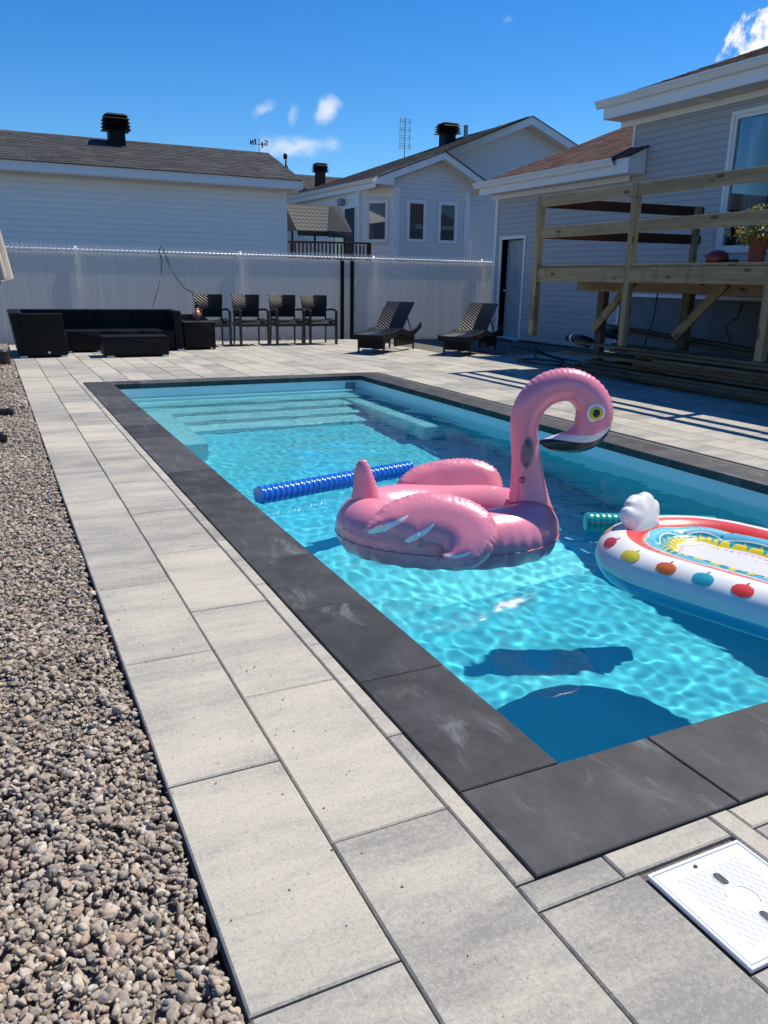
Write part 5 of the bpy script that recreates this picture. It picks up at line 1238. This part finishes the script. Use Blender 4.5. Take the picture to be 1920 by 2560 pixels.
M['vpeach'] = mk_vinyl('peach_print', (.62, .30, .22), .35); M['vlime'] = mk_vinyl('yellow_print', (.62, .53, .03), .35); M['vcrimson'] = mk_vinyl('crimson_print', (.50, .02, .025), .35)
M['feather_white'] = mk_vinyl('white_print', (.92, .88, .87), .4)
def spline(P, n, closed=False):
    """Catmull-Rom through rows of P"""
    P = np.array(P, float); m = len(P); out = []
    segs = m if closed else m-1
    for i in range(n):
        u = i/n*segs if closed else i/(n-1)*segs; k = min(int(u), segs-1); f = u-k
        g_ = (lambda j: P[j % m]) if closed else (lambda j: P[min(max(j, 0), m-1)])
        a, b_, c, d = g_(k-1), g_(k), g_(k+1), g_(k+2)
        out.append(.5*((2*b_)+(-a+c)*f+(2*a-5*b_+4*c-d)*f*f+(-a+3*b_-3*c+d)*f**3))
    return np.array(out)
class Pad:
    """inflated pad from an outline: front and back skins joined at a puckered seam"""
    def __init__(s, outline, front, back, D, n=240, pucker=.008, period=.028, sp=.0115, scal=.0028):
        s.B = spline(outline, n, True); s.T = front; tg = np.roll(s.B, -1, 0)-np.roll(s.B, 1, 0); tg /= np.linalg.norm(tg, axis=1)[:, None]+1e-9; q0 = np.concatenate([[0], np.cumsum(np.linalg.norm(np.diff(s.B, axis=0), axis=1))]); s.B = s.B+np.stack([tg[:,1], -tg[:,0]], 1)*(scal*np.cos(2*np.pi*q0/period+2*np.sin(q0*17)))[:, None]; s.Tb = back; s.D = D; s.pk = pucker
        seg = np.linalg.norm(np.diff(np.vstack([s.B, s.B[:1]]), axis=0), axis=1); s.arc = np.concatenate([[0], np.cumsum(seg)[:-1]]); s.per = period; s.sp = sp
    def h(s, P):
        P = np.atleast_2d(P); d = np.linalg.norm(P[:, None]-s.B[None], axis=2); i = d.argmin(1); d = d.min(1)
        q = np.clip(d/s.D, 0, 1); base = np.sqrt(np.maximum(0, 1-(1-q)**2))
        pu = s.pk*np.cos(2*np.pi*s.arc[i]/s.per+2*np.sin(s.arc[i]*17))*np.exp(-((d-.022)/.02)**2)*(d > .004)
        return base, pu
    def inside(s, p):
        x, y = p; r_ = False; B = s.B; n = len(B); j = n-1
        for i in range(n):
            if (B[i,1] > y) != (B[j,1] > y) and x < (B[j,0]-B[i,0])*(y-B[i,1])/(B[j,1]-B[i,1])+B[i,0]: r_ = not r_
            j = i
        return r_
    def mesh(s, frame, name, mat):
        """frame(u, v, h) -> point"""
        lo, hi = s.B.min(0), s.B.max(0); pts = []
        g_ = np.random.default_rng(4)
        for x in np.arange(lo[0], hi[0], s.sp):
            for y in np.arange(lo[1], hi[1], s.sp):
                p = np.array((x, y))+g_.uniform(-.2, .2, 2)*s.sp
                if s.inside(p) and np.linalg.norm(s.B-p, axis=1).min() > s.sp*.45: pts.append(p)
        n = len(s.B); allp = [Vector(p) for p in s.B]+[Vector(p) for p in pts]
        r_ = delaunay_2d_cdt(allp, [(i, (i+1) % n) for i in range(n)], [list(range(n))], 1, 1e-6)
        vs_ = np.array([tuple(v) for v in r_[0]]); tri = r_[2]
        base, pu = s.h(vs_); onb = np.linalg.norm(vs_[:, None]-s.B[None], axis=2).min(1) < 1e-5
        V = [frame(u, v, s.T*b_+p_*s.T/max(s.T, .05)*.6) for (u, v), b_, p_ in zip(vs_, base, pu)]; F = [tuple(t_) for t_ in tri]
        off = {}; 
        for k, ((u, v), b_, p_) in enumerate(zip(vs_, base, pu)):
            if onb[k]: off[k] = k
            else: off[k] = len(V); V.append(frame(u, v, -s.Tb*b_-p_*.4))
        F += [tuple(off[i] for i in t_)[::-1] for t_ in tri]
        return MB().add(V, F).data(name, mat, True)
    def decal(s, poly, frame, name, mat, n=40, lift=.006):
        B = spline(poly, n, True); lo, hi = B.min(0), B.max(0); old = s.B; pts = []
        s.B = B
        for x in np.arange(lo[0], hi[0], .008):
            for y in np.arange(lo[1], hi[1], .008):
                if s.inside((x, y)) and np.linalg.norm(B-(x, y), axis=1).min() > .003: pts.append((x, y))
        s.B = old
        r_ = delaunay_2d_cdt([Vector(p) for p in B]+[Vector(p) for p in pts], [(i, (i+1) % n) for i in range(n)], [list(range(n))], 1, 1e-6)
        vs_ = np.array([tuple(v) for v in r_[0]]); base, pu = s.h(vs_)
        return MB().add([frame(u, v, s.T*b_+p_*.6*s.T/max(s.T, .05)+lift) for (u, v), b_, p_ in zip(vs_, base, pu)], [tuple(t_) for t_ in r_[2]]).data(name, mat, True)
def swept(rows, n, nphi, frame, thick=.85, pucker=.03, period=.03, matfn=None):
    """tube along (s, z, radius) rows in a vertical plane; frame(s, t, z) -> point; seams on the plane's silhouettes"""
    P = spline(rows, n); arc = np.concatenate([[0], np.cumsum(np.linalg.norm(np.diff(P[:, :2], axis=0), axis=1))])
    V, F, Mi = [], [], []
    for i in range(n):
        t_ = P[min(i+1, n-1), :2]-P[max(i-1, 0), :2]; t_ /= np.linalg.norm(t_); nr_ = np.array((-t_[1], t_[0]))
        for k in range(nphi):
            a = 2*np.pi*k/nphi; ca, sa = math.cos(a), math.sin(a)
            r_ = P[i, 2]*(1+pucker*math.cos(2*math.pi*arc[i]/period+1.5*math.sin(arc[i]*23))*abs(ca)**7)
            p = P[i, :2]+nr_*ca*r_; V.append(frame(p[0], sa*r_*thick, p[1]))
    for i in range(n-1):
        for k in range(nphi):
            F.append((i*nphi+k, i*nphi+(k+1) % nphi, (i+1)*nphi+(k+1) % nphi, (i+1)*nphi+k)); Mi.append(matfn(i/(n-1), (k+.5)/nphi) if matfn else 0)
    F += [tuple(range(nphi))[::-1], tuple(range((n-1)*nphi, n*nphi))]; Mi += [Mi[0], Mi[-1]]
    mb = MB(); mb.V = [tuple(v) for v in V]; mb.F = F; mb.M = Mi; return mb, P, arc
# --- flamingo
FC = Vector((2.083, 3.493, WL)); FA = math.atan2(-.41, .912)
fla = E('flamingo_float', FC, (0, 0, FA), label='large pearly pink inflatable flamingo floating on the pool', cat='pool float')
Zc = -.05-WL; A1, A2, RHO = .43, .28, .163
NT_, NP_ = 260, 48
V, F = [], []
for i in range(NT_):
    th = 2*math.pi*i/NT_; cx, cy = A1*math.cos(th), A2*math.sin(th); nx, ny = math.cos(th)/A1, math.sin(th)/A2; l_ = math.hypot(nx, ny); nx, ny = nx/l_, ny/l_
    pw = .012*math.cos(46*th+2.2*math.sin(5*th)); fold = .022*math.cos(23*th+1.3*math.sin(3*th))
    for k in range(NP_):
        a = 2*math.pi*k/NP_; r_ = RHO*(1+pw*math.exp(-(math.sin(a/2)/.22)**2)+pw*1.5*math.exp(-((abs(a-math.pi))/.5)**2)) - fold*.35*max(0, -math.sin(a))
        V.append((cx+nx*math.cos(a)*r_, cy+ny*math.cos(a)*r_, Zc+math.sin(a)*r_*1.0))
for i in range(NT_):
    for k in range(NP_): F.append((i*NP_+k, ((i+1) % NT_)*NP_+k, ((i+1) % NT_)*NP_+(k+1) % NP_, i*NP_+(k+1) % NP_))
MB().add(V, F).obj('body_ring', M['pink'], fla, True)
sm = MB(); pts = []
for i in range(181):
    th = 2*math.pi*i/180; nx, ny = math.cos(th)/A1, math.sin(th)/A2; l_ = math.hypot(nx, ny); pts.append((A1*math.cos(th)+nx/l_*(RHO+.0005), A2*math.sin(th)+ny/l_*(RHO+.0005), Zc-.018+.002*math.sin(th*46)))
sm.tube(pts, .0028, 5, False).obj('seam', M['pink_dark'], fla, True)
bt = [( .32*math.cos(t_), .17*math.sin(t_), .055) for t_ in np.linspace(0, 2*math.pi, 40, endpoint=False)]; MB().add(bt+[(0,0,.045)], [(k, (k+1) % 40, 40) for k in range(40)]).obj('seat_sheet', M['pink'], fla, True)
Ffr = lambda s_, t_, z: (s_, t_, z-WL)
neck_rows = [(0.435, 0.045, 0.122), (0.419, 0.18, 0.092), (0.401, 0.314, 0.075), (0.383, 0.437, 0.071), (0.382, 0.53, 0.076), (0.41, 0.613, 0.081), (0.472, 0.677, 0.084), (0.548, 0.705, 0.084), (0.621, 0.702, 0.083), (0.689, 0.662, 0.087), (0.732, 0.598, 0.093), (0.736, 0.525, 0.096), (0.711, 0.464, 0.089), (0.659, 0.426, 0.071), (0.59, 0.409, 0.053), (0.52, 0.404, 0.036), (0.464, 0.411, 0.009)]
def mk_neck():
    m, t = material('flamingo_neck_print'); at = t.n('ShaderNodeAttribute', {'attribute_name': 'print'}).outputs['Vector']; s_ = t.n('ShaderNodeSeparateXYZ', None, {0: at})
    tt, out = s_.outputs[0], s_.outputs[1]; inn = t.math('SUBTRACT', 1.0, out)
    wl_ = t.math('ADD', .685, t.math('MULTIPLY', t.math('POWER', inn, 1.6), .21))
    isw = t.smooth(t.math('SUBTRACT', tt, wl_), -.002, .002)
    isb = t.smooth(t.math('SUBTRACT', out, t.math('SUBTRACT', 1.0, t.math('MULTIPLY', t.math('SUBTRACT', tt, .675), 3.3))), -.006, .006)
    tc = t.n('ShaderNodeTexCoord').outputs['Object']
    c = t.mix(isw, (.88, .285, .37), (.76, .72, .74)); c = t.mix(t.math('MULTIPLY', isb, t.math('GREATER_THAN', tt, .69)), c, (.012, .011, .012))
    b = t.n('ShaderNodeBsdfPrincipled', None, {'Base Color': c, 'Roughness': .28, 'Metallic': t.math('MULTIPLY', t.math('SUBTRACT', 1.0, isw), .12), 'Specular IOR Level': .55, 'Coat Weight': .25, 'Coat Roughness': .12})
    t.set(b, 'Normal', t.bump(t.math('ADD', t.noise(tc, 14, 4), t.math('MULTIPLY', t.noise(tc, 55, 3), .22)), .13, .012)); return finish(t, b.outputs[0], m)
M['neck'] = mk_neck()
NN, NK = 340, 60
mbn, NPp, narc = swept(neck_rows, NN, NK, Ffr, .80, .020, .021)
me = mbn.data('neck', M['neck'], True); at = me.attributes.new('print', 'FLOAT_VECTOR', 'POINT')
at.data.foreach_set('vector', [q for i in range(NN) for k in range(NK) for q in (i/(NN-1), .5+.5*math.cos(2*math.pi*k/NK), 0.0)]); O('neck', me, fla)
# which side of travel is outside the curl: travel goes up, right and round, so outside is the left
for s_ in (-1, 1):
    ey = O('eye', None, fla, (.724, s_*.0715, .575-WL), (R(90)*s_ if False else 0, 0, 0))
    def disc(rx, rz, off, mat_, nme, n=30):
        V = [(0, s_*(off+.0035), 0)]+[(rx*math.cos(q), s_*(off-.007*(rx/.048)**2), rz*math.sin(q)) for q in np.linspace(0, 2*math.pi, n, endpoint=False)]
        V += [(rx*.6*math.cos(q), s_*(off+.0025-.004*(rx/.048)**2), rz*.6*math.sin(q)) for q in np.linspace(0, 2*math.pi, n, endpoint=False)]
        F = [(0, 1+n+k, 1+n+(k+1) % n) for k in range(n)]+[(1+n+k, 1+k, 1+(k+1) % n, 1+n+(k+1) % n) for k in range(n)]
        MB().add(V, F).obj(nme, mat_, ey, True)
    disc(.047, .047, .009, M['feather_white'], 'eye_ring'); disc(.035, .035, .0105, M['vyellow'], 'iris'); disc(.019, .021, .0122, M['vblack'], 'pupil')
# handle on the near side of the neck
hd = MB(); V = []; n = 40
for q in np.linspace(0, 2*math.pi, n, endpoint=False):
    V.append((.393+.035*math.cos(q)-.01*math.sin(q)*0, -.058-.004+.012*abs(math.cos(q)), .361-WL+.083*math.sin(q)))
V += [(.393+.02*math.cos(q), -.064, .361-WL+.066*math.sin(q)) for q in np.linspace(0, 2*math.pi, n, endpoint=False)]
hd.add(V, [(k, (k+1) % n, n+(k+1) % n, n+k) for k in range(n)]+[tuple(range(n, 2*n))]).obj('handle_patch', M['vgrey'], fla, True)
MB().tube([(.394, -.062, .30-WL), (.393, -.082, .33-WL), (.392, -.086, .362-WL), (.391, -.082, .395-WL), (.390, -.060, .425-WL)], [.012, .013, .013, .013, .012], 10, squash=.6).obj('grip', M['vgrey'], fla, True)
MB().lathe([(.001, .010), (.010, .010), (.013, .004), (.018, 0)], 16).obj('valve', M['pink_dark'], fla, True, (.372, -.070, .222-WL), (R(90), 0, 0))
pts = [(.435+.124*math.cos(q), .098*math.sin(q), .09-WL-.02*math.cos(2*q)-.015*math.cos(q)) for q in np.linspace(0, 2*math.pi, 50)]
MB().tube(pts, .005, 6, False).obj('neck_seam', M['pink_dark'], fla, True)
tmb, _, _ = swept([(-.432, .075, .080), (-.435, .103, .076), (-.44, .171, .060), (-.45, .238, .046), (-.450, .278, .034), (-.446, .300, .018), (-.445, .306, .004)], 60, 36, Ffr, .7, .05, .022); tmb.obj('tail', M['pink'], fla, True)
MB().tube([(-.432+.078*math.cos(q), .058*math.sin(q), .088-WL) for q in np.linspace(0, 2*math.pi, 40)], .004, 6, False).obj('tail_seam', M['pink_dark'], fla, True)
# near wing on a slanted plane outside the ring
wv = Vector((0, -.20, -.27)).normalized(); wn = Vector((0, wv.z, -wv.y)); wn = -wn if wn.y > 0 else wn
w0 = Vector((0, -.30, .17-WL))
wfr = lambda u, v, h: tuple(w0+Vector((u, 0, 0))+wv*v+wn*(h+.024)+Vector((0, .05*max(0, v-.2)*0, 0)))
wing = Pad([(-.445,.165),(-.395,.09),(-.333,.026),(-.228,-.017),(-.123,-.032),(-.009,-.021),(.078,.008),(.146,.054),(.187,.109),(.198,.19),(.18,.245),(.152,.29),(.09,.339),(.03,.353),(-.03,.352),(-.085,.335),(-.098,.315),(-.075,.285),(-.069,.255),(-.10,.238),(-.15,.232),(-.185,.25),(-.215,.252),(-.245,.225),(-.30,.212),(-.345,.192),(-.40,.188)], .070, .045, .11, scal=.0012)
O('wing', wing.mesh(wfr, 'wing', M['pink']), fla)
nw = fla.children[-1]
for poly in ([(-.438,.180),(-.36,.158),(-.29,.135),(-.235,.112),(-.27,.148),(-.34,.178),(-.40,.186)], [(-.255,.222),(-.20,.198),(-.15,.172),(-.112,.150),(-.135,.185),(-.18,.215),(-.225,.232)], [(-.076,.280),(-.05,.295),(0,.302),(.058,.286),(.03,.308),(-.02,.318),(-.06,.308)]):
    O('feather_mark', wing.decal(poly, wfr, 'feather_mark', M['feather_white']), nw)
# far wing, standing at the far side
fv = Vector((0, .12, .20)).normalized(); fn = Vector((0, -fv.z, fv.y)); f0 = Vector((0, .30, .08-WL))
ffr = lambda u, v, h: tuple(f0+Vector((u, 0, 0))+fv*v+fn*h)
fwing = Pad([(-.255,.02),(-.235,.06),(-.169,.117),(-.10,.145),(-.035,.161),(.04,.173),(.109,.179),(.175,.175),(.232,.163),(.28,.14),(.313,.111),(.335,.07),(.345,.015),(.33,-.06),(.25,-.09),(.1,-.1),(-.1,-.08),(-.22,-.04)], .06, .06, .085)
O('wing', fwing.mesh(ffr, 'wing', M['pink']), fla)

# --- patterned oval raft
RC = Vector((3.045, 2.295, WL)); RA = math.atan2(-.96, .28)
raft = E('oval_raft', RC, (0, 0, RA), label='white oval raft with aqua underside, red trim and printed pompoms floating in the pool', cat='pool float')
HL, CR, RT = .275, .388, .120      # half straight length, crest radius, tube radius
RZ = .082
def stadium(u, r_):
    """u in 0..1 round the outline at radius r_; returns x, y, nx, ny, arc"""
    Ls = 2*HL; La = math.pi*CR; tot = 2*Ls+2*La; q = (u % 1)*tot
    if q < La: a = -math.pi/2+q/CR; return HL+r_*math.cos(a), r_*math.sin(a), math.cos(a), math.sin(a), q
    q2 = q-La
    if q2 < Ls: return HL-q2, r_, 0, 1, q
    q3 = q2-Ls
    if q3 < La: a = math.pi/2+q3/CR; return -HL+r_*math.cos(a), r_*math.sin(a), math.cos(a), math.sin(a), q
    q4 = q3-La; return -HL+q4, -r_, 0, -1, q
NU, NPH = 280, 48
V, F, Mi = [], [], []
def raft_pt(u, a, lift=0.0):
    x, y, nx, ny, q = stadium(u, CR); wob = 1+.012*math.cos(q*34+1.5*math.sin(q*7))*math.exp(-(math.sin(a/2)/.5)**2); r_ = RT*wob+lift
    return (x+nx*math.cos(a)*r_, y+ny*math.cos(a)*r_, RZ+math.sin(a)*r_*.94)
for i in range(NU):
    for k in range(NPH): V.append(raft_pt(i/NU, 2*math.pi*k/NPH))
for i in range(NU):
    for k in range(NPH):
        F.append((i*NPH+k, ((i+1) % NU)*NPH+k, ((i+1) % NU)*NPH+(k+1) % NPH, i*NPH+(k+1) % NPH)); d_ = 360*(k+.5)/NPH
        Mi.append(1 if 200 < d_ < 352 else (0 if d_ < 96 or d_ >= 352 else (2 if d_ < 142 else (0 if d_ < 150 else 2))))
mb = MB(); mb.V = V; mb.F = F; mb.M = Mi; mb.obj('ring', [M['vwhite'], M['vblue'], M['vred']], raft, True)
def mk_print():
    m, t = material('raft_print'); at = t.n('ShaderNodeAttribute', {'attribute_name': 'ring'}).outputs['Vector']; s_ = t.n('ShaderNodeSeparateXYZ', None, {0: at})
    arc, d = s_.outputs[0], s_.outputs[1]
    lob = t.math('MULTIPLY', t.math('ABSOLUTE', t.math('SINE', t.math('MULTIPLY', arc, math.pi/.36))), .022)
    dd = t.math('ADD', d, lob)
    tri = lambda per: t.math('DIVIDE', t.math('PINGPONG', arc, per), per)
    c_in = t.mix(t.math('GREATER_THAN', t.noise(t.vm('MULTIPLY', at, (1, 1, 0)), 38, 0), .72), (.68, .68, .70), (.50, .58, .63))
    dash = t.math('MULTIPLY', t.math('LESS_THAN', t.math('ABSOLUTE', t.math('SUBTRACT', dd, .222)), .0045), t.math('LESS_THAN', t.math('PINGPONG', arc, .016), .009))
    c_in = t.mix(dash, c_in, (.62, .07, .09))
    yel = (.72, .56, .01); teal = (.02, .30, .36)
    f3 = t.math('GREATER_THAN', t.math('DIVIDE', t.math('SUBTRACT', dd, .118), .080), tri(.040)); c3 = t.mix(f3, teal, yel)
    drops = t.n('ShaderNodeTexVoronoi', {'feature': 'F1'}, {'Vector': t.vm('MULTIPLY', at, (1, 1.3, 0)), 'Scale': 17.0, 'Randomness': .6}).outputs['Distance']
    c2 = t.mix(t.math('LESS_THAN', drops, .26), (.12, .48, .62), (.01, .26, .34))
    f1 = t.math('GREATER_THAN', t.math('DIVIDE', dd, .050), tri(.038)); c1 = t.mix(f1, (.66, .10, .07), (.74, .36, .28))
    white = (.78, .77, .76)
    c = t.mix(t.math('GREATER_THAN', dd, .052), c1, white); c = t.mix(t.math('GREATER_THAN', dd, .057), c, c2); c = t.mix(t.math('GREATER_THAN', dd, .110), c, white)
    c = t.mix(t.math('GREATER_THAN', dd, .116), c, c3); c = t.mix(t.math('GREATER_THAN', dd, .200), c, white); c = t.mix(t.math('GREATER_THAN', dd, .206), c, c_in)
    b = t.n('ShaderNodeBsdfPrincipled', None, {'Base Color': c, 'Roughness': .32, 'Coat Weight': .3, 'Coat Roughness': .1}); t.set(b, 'Normal', t.bump(t.noise(at, 30, 3), .2, .006)); return finish(t, b.outputs[0], m)
M['print'] = mk_print()
ri = CR-RT*.55; ND = 26; V, F, ring_at = [], [], []
for j in range(ND):
    f = j/(ND-1); r_ = ri*(1-f)+.004*f
    for i in range(NU):
        x, y, nx, ny, q = stadium(i/NU, r_); d = f*ri; q2 = q
        bul = .052*math.sin(min(1, d/.115)*math.pi)**.8 if d < .115 else (.028*math.sin(min(1, (d-.115)/.07)*math.pi) if d < .185 else 0)
        bul *= .75+.25*abs(math.sin(q*math.pi/.36)); V.append((x, y, RZ+.058+bul*.8-.02*f)); ring_at += [q2, d, 0]
for j in range(ND-1):
    for i in range(NU): F.append((j*NU+i, j*NU+(i+1) % NU, (j+1)*NU+(i+1) % NU, (j+1)*NU+i))
F.append(tuple((ND-1)*NU+i for i in range(NU)))
me = MB().add(V, F).data('cushion', M['print'], True); at = me.attributes.new('ring', 'FLOAT_VECTOR', 'POINT'); at.data.foreach_set('vector', ring_at); O('cushion', me, raft)
def pom(u0, a0, su, sa, mat_, tail=True):
    n = 26; V = [raft_pt(u0, a0, .0035)]
    for f in (.55, 1.0):
        for k in range(n):
            q = 2*math.pi*k/n; w_ = 1+.03*math.sin(11*q) if f == 1 else 1; V.append(raft_pt(u0+su*f*w_*math.cos(q), a0+sa*f*w_*math.sin(q), .0030 if f < 1 else .0018))
    F = [(0, 1+k, 1+(k+1) % n) for k in range(n)]+[(1+k, 1+n+k, 1+n+(k+1) % n, 1+(k+1) % n) for k in range(n)]
    if tail:
        o = len(V)
        for f in np.linspace(.8, 1.55, 5): V += [raft_pt(u0-su*.09+su*.16*(f-.8), a0+sa*f, .0022), raft_pt(u0+su*.09+su*.16*(f-.8), a0+sa*f, .0022)]
        F += [(o+2*k, o+2*k+1, o+2*k+3, o+2*k+2) for k in range(4)]
    MB().add(V, F).obj('printed_pompom', mat_, raft, True)
seq = ['vlime', 'vteal', 'vpeach', 'vcrimson', 'vlime', 'vorange', 'vteal', 'vred', 'vlime', 'vorange']
for k in range(20):
    pom(.305-.047*k if False else .62+.0475*k, R(52), 0.0128, R(16), M[seq[k % 10]])
# shell shaped headrest at the far end
hfr0 = Vector((-.635, .035, RZ+.085))
hb_dir = Vector((-.25, 0, 1)).normalized(); hn_ = Vector((1, 0, .25)).normalized()
hfr = lambda u, v, h: tuple(hfr0+Vector((0, u, 0))+hb_dir*v*.74+hn_*h)
hpad = Pad([(-.135,-.03),(-.142,.04),(-.160,.10),(-.155,.15),(-.135,.178),(-.118,.182),(-.10,.215),(-.05,.243),(-.012,.238),(.0,.228),(.02,.240),(.07,.240),(.105,.212),(.118,.185),(.140,.172),(.157,.14),(.155,.09),(.140,.04),(.135,-.03),(0,-.045)], .050, .050, .12, 200, 0.0, .05, .010, 0.0)
hr = O('headrest', hpad.mesh(hfr, 'headrest', M['vwhite']), raft, (.02, -.04, 0), (0, 0, 0))
# --- pool noodles
def noodle(name, p0, p1, r_, mat_, mode, label):
    e = E(name, p0, label=label, cat='pool noodle', group='pool noodles'); d = Vector(p1)-Vector(p0); L = d.length; n = 220; nphi = 40; V = []
    dn = d.normalized(); s1 = Vector((0,0,1)).cross(dn).normalized(); s2 = dn.cross(s1)
    for i in range(n):
        x = L*i/(n-1)
        for k in range(nphi):
            a = 2*math.pi*k/nphi
            if mode == 'ridge': rr = r_*(1+.055*math.sin(2*math.pi*x/.042+1.1*math.sin(4*a)))
            else: rr = r_*(1+.06*abs(math.sin(math.pi*x/.034))*abs(math.sin(a*7+(math.floor(x/.034) % 2)*math.pi/2)))
            V.append(tuple(dn*x+s1*math.cos(a)*rr+s2*math.sin(a)*rr))
    F = [(i*nphi+k, i*nphi+(k+1) % nphi, (i+1)*nphi+(k+1) % nphi, (i+1)*nphi+k) for i in range(n-1) for k in range(nphi)]
    MB().add(V, F).obj('sleeve', mat_, e, True)
    for f in (0.0, 1.0): 
        c = dn*(L*f); sgn = -1 if f == 0 else 1; V = [tuple(c+dn*sgn*.006)]+[tuple(c+s1*math.cos(q)*r_*.97+s2*math.sin(q)*r_*.97) for q in np.linspace(0, 2*math.pi, 30, endpoint=False)]
        MB().add(V, [(0, 1+k, 1+(k+1) % 30) for k in range(30)]).obj('end_cap', mat_, e, True)
M['noodle_blue'] = mk_vinyl('royal_blue_vinyl', (.012, .14, .60), .22, wr=.1); M['noodle_teal'] = mk_vinyl('teal_vinyl', (.008, .29, .28), .2, wr=.1)
noodle('pool_noodle', (1.405, 4.66, WL+.040), (2.63, 4.985, WL+.036), .061, M['noodle_blue'], 'ridge', 'royal blue ribbed pool noodle floating behind the flamingo')
noodle('pool_noodle', (2.965, 3.425, WL+.036), (3.62, 3.10, WL+.03), .056, M['noodle_teal'], 'dots', 'teal dimpled pool noodle floating behind the white raft')
